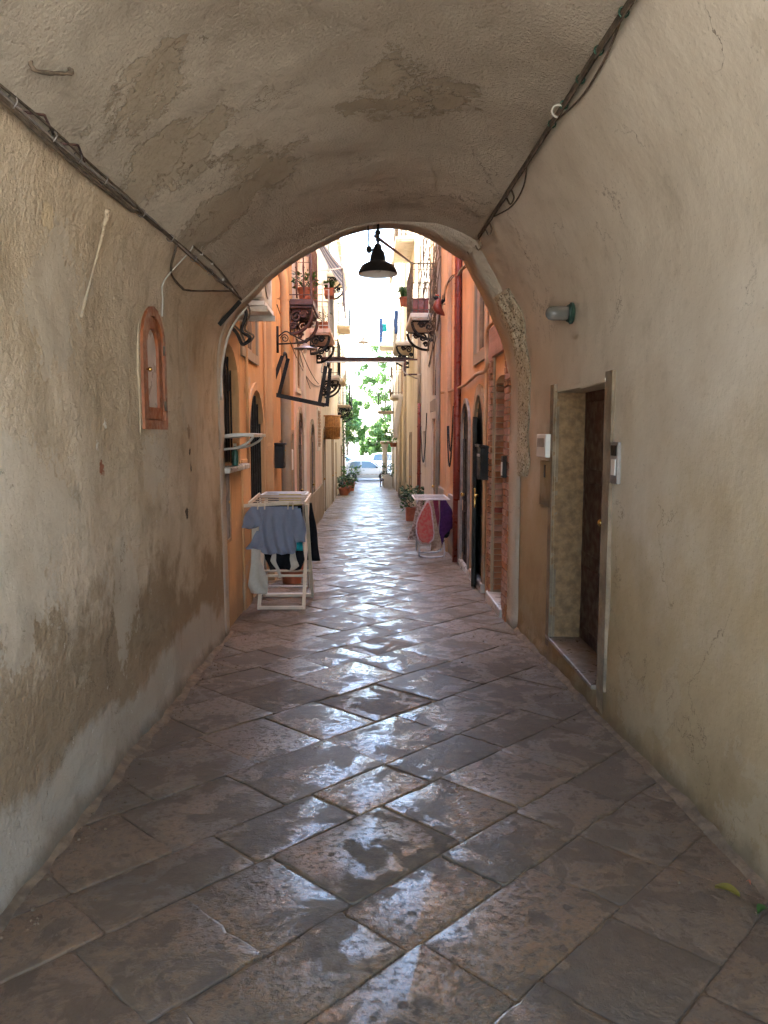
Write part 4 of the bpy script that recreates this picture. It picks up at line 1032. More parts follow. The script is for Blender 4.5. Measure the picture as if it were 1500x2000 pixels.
# heavy cable along the other springing
def cabr(y, dz=0.0, dx=0.0):
    a = min(NV, max(0, int((y - Y0)/(y_end(0.95) - Y0)*NV))); p = GR[a][0]
    return Vector((p.x - 0.02 + dx, y, p.z - 0.02 + dz))
t = thing('wall_cable', 'thick dark cable with green ties above the smooth wall', 'cable', cabr(4.5))
for j in range(3):
    path = [cabr(Y0 + 0.1 + k*0.13, -0.012*j + 0.006*noise.noise(Vector((k*0.3, j, 5))), -0.004*j) for k in range(56)]
    path = [p for p in path if p.y < 7.15]
    MB().tube(path, (0.015, 0.009, 0.006)[j], 7).build('cable', M['rust'], t, smooth=True)
lo = [cabr(3.2), cabr(3.5, -0.03, 0.03), cabr(3.9, -0.035, 0.035), cabr(4.3)]
MB().tube(catmull(lo, 6), 0.005, 5).build('loose_strand', M['rust'], t, smooth=True)
lo = [cabr(4.9), cabr(5.2, -0.05, 0.045), cabr(5.6, -0.06, 0.05), cabr(6.1)]
MB().tube(catmull(lo, 6), 0.005, 5).build('loose_strand', M['rust'], t, smooth=True)
for y in (3.2, 3.5, 3.78, 4.06, 4.3): MB().tube([cabr(y) + Vector((0.020*math.cos(a), 0, 0.020*math.sin(a))) for a in [k*math.pi/5 for k in range(10)]], 0.004, 5, closed=True).build('green_tie', M['green'], t, smooth=True)
p = cabr(4.06, -0.03, -0.03)
MB().tube([p + Vector((0.03*math.cos(a), 0.0, 0.03*math.sin(a))) for a in [k*math.pi/8 for k in range(13)]], 0.006, 7).build('insulator_ring', M['white_dirty'], t, smooth=True)
for y in (5.4, 6.2, 6.7, 6.95):
    p = cabr(y); MB().tube(catmull([p, p + Vector((0.03, 0.03, -0.05)), p + Vector((0.01, 0.05, -0.09)), p + Vector((-0.02, 0.02, -0.06))], 4), 0.006, 5).build('frayed_end', M['rust'], t, smooth=True)
p = cabr(7.0, -0.03, 0.0)
MB().tube([p + Vector((0.045*math.cos(a), 0, 0.045*math.sin(a))) for a in [k*math.pi/8 for k in range(14)]], 0.01, 6).build('iron_ring', M['rust'], t, smooth=True)
# bulkhead jar lamp
bx = on_x(1118, 612, 1.37); bx.x = XR(bx.y) - 0.0
for _ in range(2): bx = on_x(1118, 612, surf(GR, bx.y, bx.z).x - 0.005)
t = thing('bulkhead_lamp', 'glass jar wall lamp with green iron base above the recessed door', 'lamp', bx)
MB().lathe([(0.001, 0.0), (0.070, 0.0), (0.073, -0.014), (0.06, -0.024), (0.058, -0.034), (0.05, -0.036)], bx, 20, 'X').build('base', M['green_dark'], t, smooth=True, angle=40)
MB().lathe([(0.046, -0.034), (0.049, -0.045), (0.048, -0.13), (0.042, -0.16), (0.024, -0.178), (0.001, -0.184)], bx, 20, 'X').build('glass_jar', M['jar'], t, smooth=True)
MB().lathe([(0.001, -0.14), (0.018, -0.13), (0.022, -0.11), (0.012, -0.08), (0.012, -0.04)], bx, 12, 'X').build('bulb', M['white'], t, smooth=True)
for a in (0, 2.1, 4.2): MB().ico(bx + Vector((-0.014, 0.063*math.cos(a), 0.063*math.sin(a))), 0.008).build('screw', M['rust'], t, smooth=True)
# intercoms
def plate_at(px0, py0, px1, py1, X):
    a = on_x(px0, py0, X); b = on_x(px1, py1, X); ys_ = sorted((a.y, b.y)); zs_ = sorted((a.z, b.z)); return ys_, zs_
xw_ = XR(6.1); (a0, a1), (b0, b1) = plate_at(1060, 848, 1077, 894, xw_)
t = thing('white_intercom', 'white intercom box beside the recessed door', 'intercom', (xw_, a0, b0))
MB().box((xw_ - 0.05, a0, b0), (xw_ + 0.01, a1, b1)).build('case', M['white'], t, bevel=0.008)
MB().box((xw_ - 0.053, a0 + 0.04, b0 + 0.08), (xw_ - 0.045, a1 - 0.04, b1 - 0.03)).build('screen', M['plate'], t, bevel=0.003)
(a0, a1), (b0, b1) = plate_at(1058, 899, 1076, 992, xw_)
t = thing('wall_cover', 'painted-over cover plate under the white intercom', 'cover plate', (xw_, a0, b0))
MB().box((xw_ - 0.012, a0, b0), (xw_ + 0.01, a1, b1)).build('plate', M['smooth'], t, bevel=0.004)
MB().box((xw_ - 0.018, (a0+a1)/2 - 0.02, b1 - 0.13), (xw_ - 0.010, (a0+a1)/2 + 0.02, b1 - 0.03)).build('key_slot', M['dark_door'], t, bevel=0.003)
xw_ = XR(4.35); (a0, a1), (b0, b1) = plate_at(1199, 863, 1211, 946, xw_)
t = thing('doorbell_panel', 'tall brushed metal doorbell panel on the near side of the recessed door', 'doorbell', (xw_, a0, b0))
MB().box((xw_ - 0.02, a0, b0), (xw_ + 0.01, a1, b1)).build('plate', M['plate'], t, bevel=0.004)
MB().box((xw_ - 0.026, a0 + 0.025, b0 + 0.05), (xw_ - 0.018, a1 - 0.035, b1 - 0.10)).build('name_strip', M['white'], t, bevel=0.002)
MB().box((xw_ - 0.024, a0 + 0.02, b1 - 0.08), (xw_ - 0.018, a1 - 0.02, b1 - 0.02)).build('speaker_grille', M['dark_door'], t, bevel=0.002)
# hanging enamel lamp in the far arch
lc = on_y(738, 536, 7.0)
t = thing('hanging_lamp', 'dark enamel bell lamp hanging from the crown of the far arch', 'lamp', lc)
MB().lathe([(0.172, 0.0), (0.174, 0.006), (0.168, 0.03), (0.145, 0.072), (0.105, 0.094), (0.072, 0.11), (0.066, 0.15), (0.055, 0.19), (0.035, 0.215), (0.03, 0.25), (0.018, 0.262), (0.001, 0.264)], lc, 28).build('shade', M['black'], t, smooth=True, solid=0.004, angle=50)
MB().lathe([(0.170, 0.004), (0.163, 0.03), (0.14, 0.068), (0.10, 0.09), (0.068, 0.106), (0.001, 0.108)], lc, 28).build('enamel_lining', M['white'], t, smooth=True)
MB().ico(lc + Vector((0, 0, 0.05)), 0.035).build('bulb', M['white'], t, smooth=True)
MB().tube([lc + Vector((0, 0, 0.26)), lc + Vector((0.004, 0, 0.30)), lc + Vector((0, 0, 0.46))], 0.012, 8).ico(lc + Vector((0, 0, 0.30)), 0.022).ico(lc + Vector((0, 0, 0.36)), 0.028).build('stem', M['black'], t, smooth=True)
MB().tube(catmull([lc + Vector((0.0, 0, 0.27)), lc + Vector((-0.05, 0, 0.21)), lc + Vector((-0.085, 0, 0.2)), lc + Vector((-0.08, 0, 0.27)), lc + Vector((-0.088, 0, 0.43))], 5), 0.007, 6).ico(lc + Vector((-0.078, 0, 0.215)), 0.028, (1, 0.8, 1.2)).build('feed_cable', M['black'], t, smooth=True)
# loose things on the passage floor
def leaf_thing(name, label, px, py, size, mat, rot, cat='leaf'):
    d = ray(px, py); k = (-1.6)/(d.z + SLOPE*d.y); P = Vector((d.x*k, d.y*k, floor_z(d.y*k)))
    mb = MB(); e = Matrix.Rotation(rot, 3, 'Z')
    mb.grid(lambda u, w: P + e @ Vector(((u - 0.5)*size*(math.sin(math.pi*min(0.98, max(0.04, w)))**0.7)*0.55, (w - 0.5)*size, 0.008 + 0.02*(u - 0.5)**2*4*size/0.08*0.6 + 0.012*math.sin(w*3))), 4, 8)
    o = mb.build(name, M[mat], None, smooth=True, loc=tuple(P)); set_rnd(o, [0.5]*len(o.data.polygons)); return setp(o, label, cat)
leaf_thing('fallen_leaf', 'curled yellow leaf on the slabs by the smooth wall', 1420, 1748, 0.085, 'leaf_yellow', 0.9)
leaf_thing('fallen_leaf', 'green leaf scrap at the foot of the smooth wall', 1488, 1785, 0.06, 'leaf', 2.2)
leaf_thing('paper_scrap', 'tiny orange-red scrap behind the yellow leaf', 1462, 1730, 0.02, 'terracotta', 0.3, 'scrap')
# ================================================================== left side of the street
def plant(mb, vals, c, r, h, n, size, rng, droop=0.3, up=0.5):
    for k in range(n):
        a = rng.uniform(0, 2*math.pi); q = math.sqrt(rng.random())*r; z = h*rng.random()**0.8
        p = Vector(c) + Vector((q*math.cos(a), q*math.sin(a), z))
        d = Vector((math.cos(a)*rng.uniform(0.3, 1), math.sin(a)*rng.uniform(0.3, 1), rng.uniform(-droop, up))).normalized()
        s = d.cross(Vector((rng.uniform(-1, 1), rng.uniform(-1, 1), 1))).normalized(); L = size*rng.uniform(0.6, 1.3)
        mb.poly([p, p + d*L*0.5 + s*L*0.22, p + d*L, p + d*L*0.5 - s*L*0.22]); vals.append(rng.random())
def potted(name, label, c, pr, ph, r, h, n, size, mat='leaf', potmat='terracotta', box=None, seed=1, cat='potted plant', grassy=False, group=None):
    c = Vector(c); rng = random.Random(seed); t = thing(name, label, cat, c, group)
    if box:
        bx_, by_ = box
        MB().box(c + Vector((-bx_, -by_, 0)), c + Vector((bx_, by_, ph))).box(c + Vector((-bx_ - 0.012, -by_ - 0.012, ph - 0.03)), c + Vector((bx_ + 0.012, by_ + 0.012, ph + 0.004))).build('planter', M[potmat], t, bevel=0.008)
    else:
        MB().lathe([(0.001, 0), (pr*0.72, 0), (pr*0.95, ph*0.85), (pr*1.06, ph*0.86), (pr*1.06, ph), (pr*0.9, ph), (pr*0.88, ph*0.9), (0.001, ph*0.9)], c, 16).build('pot', M[potmat], t, smooth=True, angle=35)
    mb = MB(); vals = []
    if grassy:
        for k in range(n):
            a = rng.uniform(0, 6.28); p = c + Vector((rng.uniform(-1, 1)*pr*0.6, rng.uniform(-1, 1)*pr*0.6, ph*0.9)); o_ = Vector((math.cos(a), math.sin(a), 0)); s = Vector((-o_.y, o_.x, 0))*0.008
            f = rng.uniform(0.4, 1); q1 = p + o_*r*0.35*f + Vector((0, 0, h*0.8)); q2 = p + o_*r*f + Vector((0, 0, h*rng.uniform(0.1, 0.9)))
            mb.poly([p - s, p + s, q1 + s, q1 - s]); mb.poly([q1 - s, q1 + s, q2]); vals += [rng.random()]*2
    else: plant(mb, vals, c + Vector((0, 0, ph*0.9)), r, h, n, size, rng)
    o = mb.build('foliage', M[mat], t); set_rnd(o, vals)
    return t
# air conditioner
t = thing('air_conditioner', 'white air conditioner unit on brackets high beside the arch', 'air conditioner', (-1.33, 7.6, 2.76))
MB().box((-1.27, 7.25, 2.86), (-0.99, 8.02, 3.36)).build('case', M['white_dirty'], t, bevel=0.02)
MB().box((-1.30, 7.3, 2.80), (-0.97, 7.96, 2.845)).build('drip_tray', M['white'], t, bevel=0.006)
for y in (7.33, 7.92): MB().bar((-1.33, y, 2.77), (-0.95, y, 2.77), 0.045, 0.05).bar((-1.32, y, 2.80), (-1.32, y, 3.2), 0.04, 0.03, (0, 1, 0)).build('bracket', M['white_dirty'], t)
MB().lathe([(0.19, 0), (0.2, 0.012), (0.02, 0.018), (0.001, 0.018)], (-0.992, 7.64, 3.11), 24, 'X').build('fan_grille', M['plate'], t)
MB().box((-1.22, 7.236, 2.95), (-1.06, 7.252, 3.1)).build('side_vent', M['dark_door'], t)
path = catmull([(-1.24, 7.2, 2.92), (-1.12, 7.15, 2.72), (-1.16, 7.12, 2.55), (-1.08, 7.1, 2.48), (-1.15, 7.1, 2.42), (-1.2, 7.1, 2.52), (-1.28, 7.05, 2.6)], 6)
t = thing('tangled_hose', 'tangled black hose hanging under the air conditioner', 'hose', path[0])
MB().tube(path, 0.016, 8).build('hose', M['rubber'], t, smooth=True)
MB().tube([(x + 0.03, y + 0.02, z + 0.015) for x, y, z in path], 0.009, 6).build('cable', M['rust'], t, smooth=True)
path = catmull([(-1.28, 6.72, 1.9), (-1.27, 6.74, 2.2), (-1.2, 6.78, 2.5), (-1.06, 6.85, 2.72)], 6)
t = thing('white_cable', 'cream cable curving up the jamb beside the orange house', 'cable', path[0]); MB().tube(path, 0.011, 6).build('cable', M['white_dirty'], t, smooth=True)
MB_p = on_x(425, 635, -1.27)
t = thing('iron_strut', 'dark flat iron bar wedged across the corner of the arch', 'bar', (-1.25, 6.5, 2.5)); MB().bar(wall_pt(421, 634, 0.03), wall_pt(457, 589, 0.05), 0.02, 0.032).build('bar', M['black'], t)
# shelf, bottle, hatches
t = thing('wall_shelf', 'white weathered shelf with curved brace over the window sill', 'shelf', (-1.33, 7.4, 1.58))
MB().grid(lambda u, w: (-1.34 + 0.30*u, 6.95 + 0.8*w, 1.585 + 0.02*math.sin(u*2.5)), 6, 6).build('board', M['white_dirty'], t, solid=0.03)
MB().tube(catmull([(-1.33, 7.05, 1.47), (-1.2, 7.05, 1.49), (-1.1, 7.05, 1.54), (-1.05, 7.05, 1.60)], 5), 0.012, 6).tube(catmull([(-1.33, 7.65, 1.47), (-1.2, 7.65, 1.49), (-1.1, 7.65, 1.54), (-1.05, 7.65, 1.60)], 5), 0.012, 6).build('brace', M['white_dirty'], t, smooth=True)
t = thing('green_bottle', 'green plastic bottle standing on the marble sill', 'bottle', (-1.28, 7.35, 1.312))
MB().lathe([(0.001, 0), (0.028, 0), (0.030, 0.01), (0.030, 0.13), (0.013, 0.16), (0.012, 0.19), (0.001, 0.19)], (-1.28, 7.35, 1.312), 14).build('body', M['green'], t, smooth=True)
MB().lathe([(0.016, 0.185), (0.016, 0.21), (0.001, 0.21)], (-1.28, 7.35, 1.312), 10).build('cap', M['white'], t, smooth=True)
(a0, a1), (b0, b1) = plate_at(428, 912, 447, 1050, -1.33)
t = thing('meter_hatch', 'scratched metal meter hatch on the orange wall by the arch', 'hatch', (-1.33, a0, b0)); MB().box((-1.34, a0, b0), (-1.312, a1, b1)).build('lid', M['plate'], t, bevel=0.004)
arch_ring(MB(), -1.335, -1.306, a0 - 0.03, a1 + 0.03, b0 - 0.03, b1 + 0.03, 0, 0.028, True).build('frame', M['ochre'], t)
MB().lathe([(0.001, 0.03), (0.014, 0.03), (0.014, 0.02)], (-1.335, a1 - 0.05, (b0+b1)/2), 8, 'X').build('lock', M['brass'], t)
(a0, a1), (b0, b1) = plate_at(430, 1085, 440, 1172, -1.33)
t = thing('vent_slot', 'narrow grey vent plate low on the orange wall', 'vent', (-1.33, a0, b0)); MB().box((-1.34, a0, b0), (-1.318, a1, b1)).build('plate', M['plate'], t, bevel=0.003)
for k in range(6): MB().box((-1.322, a0 + 0.015, b0 + 0.03 + k*(b1-b0-0.06)/6), (-1.312, a1 - 0.015, b0 + 0.045 + k*(b1-b0-0.06)/6)).build('slat', M['plate'], t)
# drainpipe and boxes
t = pipe('drainpipe', 'fat ochre drainpipe with an elbow on the orange house', catmull([(-1.34, 10.95, 3.95), (-1.24, 10.95, 3.9), (-1.18, 10.95, 3.72)], 5)[:-1] + [(-1.18, 10.95, z) for z in (3.7, 3.0, 2.4, 2.1)], 0.062, 'ochre', side=-1)
t = pipe('drainpipe', 'grey stone-coloured lower drainpipe beside the mailbox', [(-1.18, 10.95, z) for z in (2.12, 1.5, 0.6, fz(11) + 0.02)], 0.075, 'stone', side=-1)
t = pipe('conduit', 'thin rusty conduit climbing the orange house', [(-1.305, 9.75, z) for z in (4.2, 2.5, 1.2, 0.4)], 0.018, 'ochre', side=-1)
t = pipe('conduit', 'thin ochre conduit next to the arched door of the orange house', [(-1.305, 8.3, z) for z in (4.4, 3, 2.2, 1.3)], 0.016, 'ochre', side=-1)
t = thing('mailbox', 'black letter box on the orange pilaster', 'mailbox', (-1.24, 10.15, 1.17)); MB().box((-1.245, 10.05, 1.17), (-1.12, 10.27, 1.47)).build('box', M['black'], t, bevel=0.012)
MB().box((-1.25, 10.04, 1.47), (-1.105, 10.28, 1.50)).build('lid', M['black'], t, bevel=0.006); MB().ico((-1.115, 10.16, 1.40), 0.012).build('lock', M['brass'], t, smooth=True)
t = thing('meter_box', 'white electricity box with a pipe below on the orange house', 'meter box', (-1.33, 11.85, 1.06)); MB().box((-1.335, 11.7, 1.06), (-1.19, 12.05, 1.38)).build('box', M['white'], t, bevel=0.015); MB().tube([(-1.28, 11.87, 1.06), (-1.28, 11.87, -0.3)], 0.022, 8).build('riser', M['ochre'], t, smooth=True)
# scrolled wall lamp
Yl = 10.75; bx0 = Vector((-1.25, Yl, on_y(556, 672, Yl).z)); tip = on_y(600, 672, Yl)
t = thing('wall_lamp', 'wrought-iron scroll bracket lamp with flat shade on the orange house', 'lamp', bx0)
b = MB().bar(bx0, (tip.x, Yl, bx0.z + 0.02), 0.018).bar(bx0 + Vector((-0.01, 0, -0.12)), bx0 + Vector((-0.01, 0, 0.24)), 0.03)
b.tube(catmull([bx0 + Vector((0, 0, 0.1)), bx0 + Vector((0.1, 0, 0.17)), bx0 + Vector((0.2, 0, 0.12)), bx0 + Vector((tip.x - bx0.x, 0, 0.02))], 6), 0.009, 6)
b.tube([(bx0.x + 0.09 - 0.06*(1 - 0.8*k/24)*math.cos(k*0.42), Yl, bx0.z + 0.075 + 0.06*(1 - 0.8*k/24)*math.sin(k*0.42)) for k in range(25)], 0.007, 5)
b.tube([(tip.x + 0.035*(1 - 0.8*k/20)*math.cos(k*0.4), Yl, bx0.z + 0.05 + 0.035*(1 - 0.8*k/20)*math.sin(k*0.4)) for k in range(21)], 0.006, 5)
b.build('bracket', M['black'], t, smooth=True)
MB().lathe([(0.16, -0.055), (0.155, -0.05), (0.06, -0.02), (0.03, 0.0), (0.02, 0.02), (0.001, 0.02)], (tip.x - 0.03, Yl, bx0.z - 0.01), 20).build('shade', M['plate'], t, smooth=True, solid=0.004)
MB().ico((tip.x - 0.03, Yl, bx0.z - 0.09), 0.03, (1, 1, 1.4)).build('bulb', M['white'], t, smooth=True)
# empty iron sign frame on two arms
Ys = 10.42
P = lambda px, py, y=Ys: on_y(px, py, y)
t = thing('sign_frame', 'empty black iron frame jutting over the alley from the orange house', 'frame', P(540, 775))
fr = MB(); a_, b_ = P(539, 770), P(634, 792); a_.x = -1.32
fr.bar(a_, b_, 0.05, 0.045).bar(a_ + Vector((0, 0.35, 0.02)), b_ + Vector((0, 0.35, 0.02)), 0.05, 0.045)
fr.build('rail', M['black'], t)
for (q0, q1, nm) in ((a_ + Vector((0.02, 0, 0)), P(556, 695), 'loop'), (b_ + Vector((-0.03, 0, 0)), P(641, 715), 'loop')):
    for s in (-1, 1):
        e0 = q0 + Vector((0.045*s, 0.17*(1+s), 0)); e1 = q1 + Vector((-0.01 + 0.02*s, 0.17*(1+s), 0))
        MB().bar(e0, e1, 0.05, 0.012, (0, 1, 0)).build('arm', M['black'], t)
    MB().tube([q1 + Vector((-0.01, 0.17 + 0.17*math.cos(k*math.pi/8), 0.06*math.sin(k*math.pi/8))) for k in range(9)], 0.014, 6).build('arm_loop', M['black'], t, smooth=True)
# pots on the two near balconies, awning
potted('potted_plant', 'dark green plant in terracotta pot on the brown balcony', (-1.06, 13.05, 3.80), 0.13, 0.22, 0.16, 0.28, 160, 0.09, 'leaf_dark', seed=3)
potted('potted_plant', 'small blue-green plant beside the dark plant on the brown balcony', (-1.02, 13.5, 3.80), 0.08, 0.12, 0.1, 0.14, 90, 0.05, 'leaf', seed=4)
potted('potted_plant', 'grassy plant in a hanging red planter on the white-barred balcony', (-0.88, 17.35, 4.62), 0.13, 0.17, 0.22, 0.24, 170, 0.1, 'leaf_light', box=(0.10, 0.22), seed=5, grassy=True)
potted('potted_plant', 'low red pot with sprigs behind the white balcony bars', (-1.02, 17.6, 3.92), 0.13, 0.2, 0.14, 0.22, 90, 0.07, 'leaf_dark', seed=6)
aw0 = Vector((-1.27, 16.6, 6.05)); 
t = thing('striped_awning', 'blue and white striped awning over the white-barred balcony', 'awning', aw0)
def awn(u, w): 
    y = 16.6 + w*2.6; return (-1.29 + 0.72*u, y, 6.25 - 1.15*u - 0.12*math.sin(math.pi*u) + 0.02*math.sin(w*14))
MB().grid(awn, 10, 24).build('canopy', M['awning'], t, smooth=True)
MB().grid(lambda u, w: (-0.57 + 0.03*math.sin(w*17)*(u), 16.6 + w*2.6, 5.10 - 0.62*u*(1 + 0.15*math.sin(w*9))), 6, 30).build('valance', M['awning'], t, smooth=True)
MB().bar((-0.57, 16.55, 5.10), (-0.57, 19.25, 5.10), 0.03).bar((-1.3, 16.6, 5.0), (-0.57, 16.6, 5.10), 0.022).bar((-1.3, 19.2, 5.0), (-0.57, 19.2, 5.10), 0.022).build('arm', M['white'], t)
# wires along the salmon house
for k, (pa, pb, d, lab) in enumerate((((-1.28, 10.9, 3.4), (-1.29, 20.5, 2.9), 0.35, 'sagging wire along the salmon house below the balconies'), ((-1.27, 11.3, 4.1), (-1.28, 16.8, 2.6), 0.2, 'loose wire dropping behind the scroll lamp'), ((-1.1, 11.9, 3.05), (-1.29, 19.8, 2.9), 0.1, 'wire strung from the iron frame to the salmon house'))):
    t = thing('wire', lab, 'wire', pa); MB().tube(sag(pa, pb, d, 14), 0.008, 5).build('strand', M['rust'], t, smooth=True)
# beam across the alley
setp(bpy.data.objects['ground'], kind='structure')
zbm = on_y(705, 701, 21.0).z
t = thing('steel_beam', 'rusty steel beam spanning the alley between the house rows', 'beam', (0, 21.2, zbm)); t['kind'] = 'thing'
bm_ = MB(); 
for dz in (-0.055, 0.055): bm_.box((-1.33, 21.1, zbm + dz - 0.008), (0.98, 21.28, zbm + dz + 0.008))
bm_.box((-1.33, 21.18, zbm - 0.05), (0.98, 21.20, zbm + 0.05)); bm_.build('girder', M['iron_brown'], t)
MB().tube(catmull([(-1.30, 21.06, zbm - 0.35), (-1.26, 21.06, zbm - 0.15), (-1.12, 21.06, zbm - 0.08), (0.75, 21.06, zbm - 0.08), (0.9, 21.06, zbm - 0.12), (0.94, 21.06, zbm - 0.35), (1.3, 21.3, zbm - 0.5)], 6), 0.018, 6).build('conduit', M['white_dirty'], t, smooth=True)
MB().bar((0.96, 21.15, zbm + 0.06), (0.96, 21.15, zbm - 0.45), 0.06, 0.04, (0, 1, 0)).bar((0.96, 21.15, zbm - 0.40), (1.40, 21.15, zbm - 0.40), 0.06, 0.04).bar((0.96, 21.15, zbm), (1.40, 21.15, zbm), 0.06, 0.04).build('end_bracket', M['iron_brown'], t)
# cane balcony screen, far pots, creeper
t = thing('cane_basket', 'large varnished cane basket screen hung on the cream house', 'basket', (-1.08, 22.6, 1.5))
cb = Vector((-1.08, 22.6, 1.50))
for k in range(26):
    a = k*2*math.pi/26; r_ = 0.21
    MB().tube([cb + Vector((r_*0.9*math.cos(a), 1.3*r_*math.sin(a), 0)), cb + Vector((r_*math.cos(a), 1.3*r_*math.sin(a), 0.34)), cb + Vector((r_*0.95*math.cos(a), 1.3*r_*math.sin(a), 0.66))], 0.024, 5).build('cane', M['wicker'], t, smooth=True)
for z, r_ in ((0.02, 0.21), (0.33, 0.235), (0.66, 0.22)): MB().tube([cb + Vector((r_*math.cos(a), 1.3*r_*math.sin(a), z)) for a in [k*math.pi/12 for k in range(24)]], 0.02, 6, closed=True).build('hoop', M['wicker'], t, smooth=True)
MB().bar((-1.34, 22.6, 1.5), (-0.9, 22.6, 1.5), 0.04).bar((-1.34, 22.6, 2.16), (-1.0, 22.6, 2.16), 0.04).build('wall_arm', M['wicker'], t)
potted('potted_plant', 'trailing plant in a terracotta bowl at the foot of the yellow house', (-1.12, 33.5, fz(33.5)), 0.25, 0.3, 0.34, 0.5, 260, 0.14, 'leaf_dark', seed=8)
potted('potted_plant', 'leafy plant in a big brown pot near the alley mouth', (-1.02, 38.0, fz(38)), 0.33, 0.55, 0.5, 0.7, 320, 0.18, 'leaf', seed=9)
potted('potted_plant', 'dark spiky plant between the terracotta bowl and the brown pot', (-1.1, 35.8, fz(35.8)), 0.25, 0.35, 0.45, 0.45, 200, 0.16, 'leaf_dark', seed=10)
t = thing('creeper', 'green creeper climbing the corner of the yellow house', 'creeper', (-1.36, 40, fz(40))); mb = MB(); vals = []; rg = random.Random(14)
MB().tube([(-1.34, 40 + 0.1*math.sin(z*3), fz(40) + z) for z in (0, 0.6, 1.2, 1.8, 2.6, 3.2)], [0.06, 0.05, 0.05, 0.04, 0.03, 0.02], 6).build('stem', M['bark'], t, smooth=True)
for z, r_, n in ((2.4, 0.32, 260), (3.1, 0.42, 380), (3.7, 0.35, 260), (1.8, 0.2, 120)): plant(mb, vals, (-1.18, 40, fz(40) + z - 0.3), r_, 0.7, n, 0.13, rg, 0.6, 0.4)
o = mb.build('foliage', M['leaf'], t); set_rnd(o, vals)
# ================================================================== right side of the street
t = thing('intercom', 'small black and white intercom on the brick pier', 'intercom', (1.32, 7.45, 1.2)); MB().box((1.285, 7.40, 1.19), (1.325, 7.50, 1.40)).build('case', M['black'], t, bevel=0.006); MB().box((1.280, 7.42, 1.21), (1.287, 7.48, 1.34)).build('panel', M['white'], t, bevel=0.002)
t = thing('mailbox', 'black letter box between the brick doorway and the black doors', 'mailbox', (1.37, 8.66, 1.1)); MB().box((1.235, 8.56, 1.10), (1.335, 8.86, 1.46)).build('box', M['black'], t, bevel=0.01); MB().box((1.215, 8.54, 1.46), (1.335, 8.88, 1.49), Matrix.Rotation(0.12, 3, 'Y')).build('lid', M['black'], t, bevel=0.006)
MB().box((1.23, 8.60, 1.36), (1.238, 8.82, 1.39)).build('slot', M['plate'], t)
t = thing('door_leaf', 'open black iron door leaf with brass knob standing proud of the arched doorway', 'door', (1.30, 9.4, fz(9.4) + 0.13))
rz = Matrix.Rotation(-0.16, 3, 'Z'); MB().box((1.295, 9.32, fz(9.4) + 0.02), (1.345, 9.9, 1.82), rz).build('panel', M['dark_door'], t, bevel=0.004)
MB().ico((1.30, 9.30, 0.86), 0.032).ico((1.285, 9.28, 0.86), 0.02).build('knob', M['brass'], t, smooth=True); MB().box((1.27, 9.30, 0.72), (1.29, 9.33, 0.96)).build('lock_plate', M['brass'], t, bevel=0.004)
t = pipe('downpipe', 'glossy oxblood downpipe beside the black doors', [(1.315, 11.6, z) for z in (9.5, 7, 5, 3, 1.5, fz(11.6) + 0.02)], 0.055, 'red_pipe', side=1)
t = pipe('downpipe', 'grey downpipe between the orange and the pale house', [(1.33, 15.02, z) for z in (9.5, 6, 3, fz(15) + 0.02)], 0.045, 'greywash', side=1)
t = pipe('downpipe', 'red-painted lower pipe on the pale house', [(1.32, 20.6, z) for z in (2.45, 1.5, 0.5, -0.05)], 0.05, 'red_pipe', side=1)
t = pipe('downpipe', 'bright orange-red foot of the pipe behind the clothes rack', [(1.32, 20.6, z) for z in (-0.04, -0.3, fz(20.6) + 0.01)], 0.058, 'red_bright', clips=False, side=1)
t = pipe('downpipe', 'cream upper pipe above the red-painted pipe', [(1.32, 20.6, z) for z in (9.8, 7, 5, 2.46)], 0.05, 'cream', side=1)
t = pipe('downpipe', 'straw coloured pipe on the straw yellow house', [(1.27, 28.0, z) for z in (10, 6, 3, fz(28))], 0.06, 'yellow', side=1)
t = pipe('downpipe', 'pale pipe farther along the straw yellow house', [(1.27, 32.4, z) for z in (10, 6, 3, fz(32.4))], 0.07, 'cream', side=1)
cp = [on_x(px, py, 1.33) for px, py in ((862, 767), (884, 762), (907, 752), (930, 732), (951, 718))] + [on_x(952, 645, 1.33), on_x(978, 620, 1.33)]
t = thing('wall_conduit', 'orange painted conduit stepping up across the orange house', 'conduit', cp[0]); MB().tube(catmull(cp, 4), 0.022, 8).build('tube', M['peach'], t, smooth=True)
cp = [(1.345, 8.95, z) for z in (0.2, 1.2, 2.2, 3.4, 4.5)]
t = thing('wall_conduit', 'straight orange conduit beside the upper stone window', 'conduit', cp[0]); MB().tube(cp, 0.02, 8).build('tube', M['peach'], t, smooth=True)
for k, (d, lab) in enumerate(((0.5, 'long loop of black cable hanging on the orange pilaster'), (0.34, 'shorter loop of black cable inside the long loop'))):
    pa, pb = Vector((1.30, 12.0, 1.75)), Vector((1.30, 12.9 - 0.2*k, 1.75)); t = thing('cable_loop', lab, 'cable', pa); MB().tube(sag(pa + Vector((0, 0, 0.3)), pb, d*1.6, 16), 0.011, 6).build('strand', M['rubber'], t, smooth=True)
pa, pb = Vector((1.30, 17.6, 2.1)), Vector((1.30, 19.6, 1.8)); t = thing('cable_loop', 'black cable loop hanging by the red-painted pipe', 'cable', pa); MB().tube(sag(pa, pb, 1.0, 16), 0.013, 6).build('strand', M['rubber'], t, smooth=True)
cp = catmull([cabr(7.05), Vector((1.15, 7.6, 3.25)), Vector((1.28, 9.6, 3.75)), Vector((1.30, 11.5, 3.95)), Vector((1.3, 13.2, 4.1)), Vector((1.3, 15.0, 3.6)), Vector((1.3, 17, 3.1))], 6)
t = thing('wire_bundle', 'twisted wire bundle running from the arch along the orange house', 'cable', cp[0])
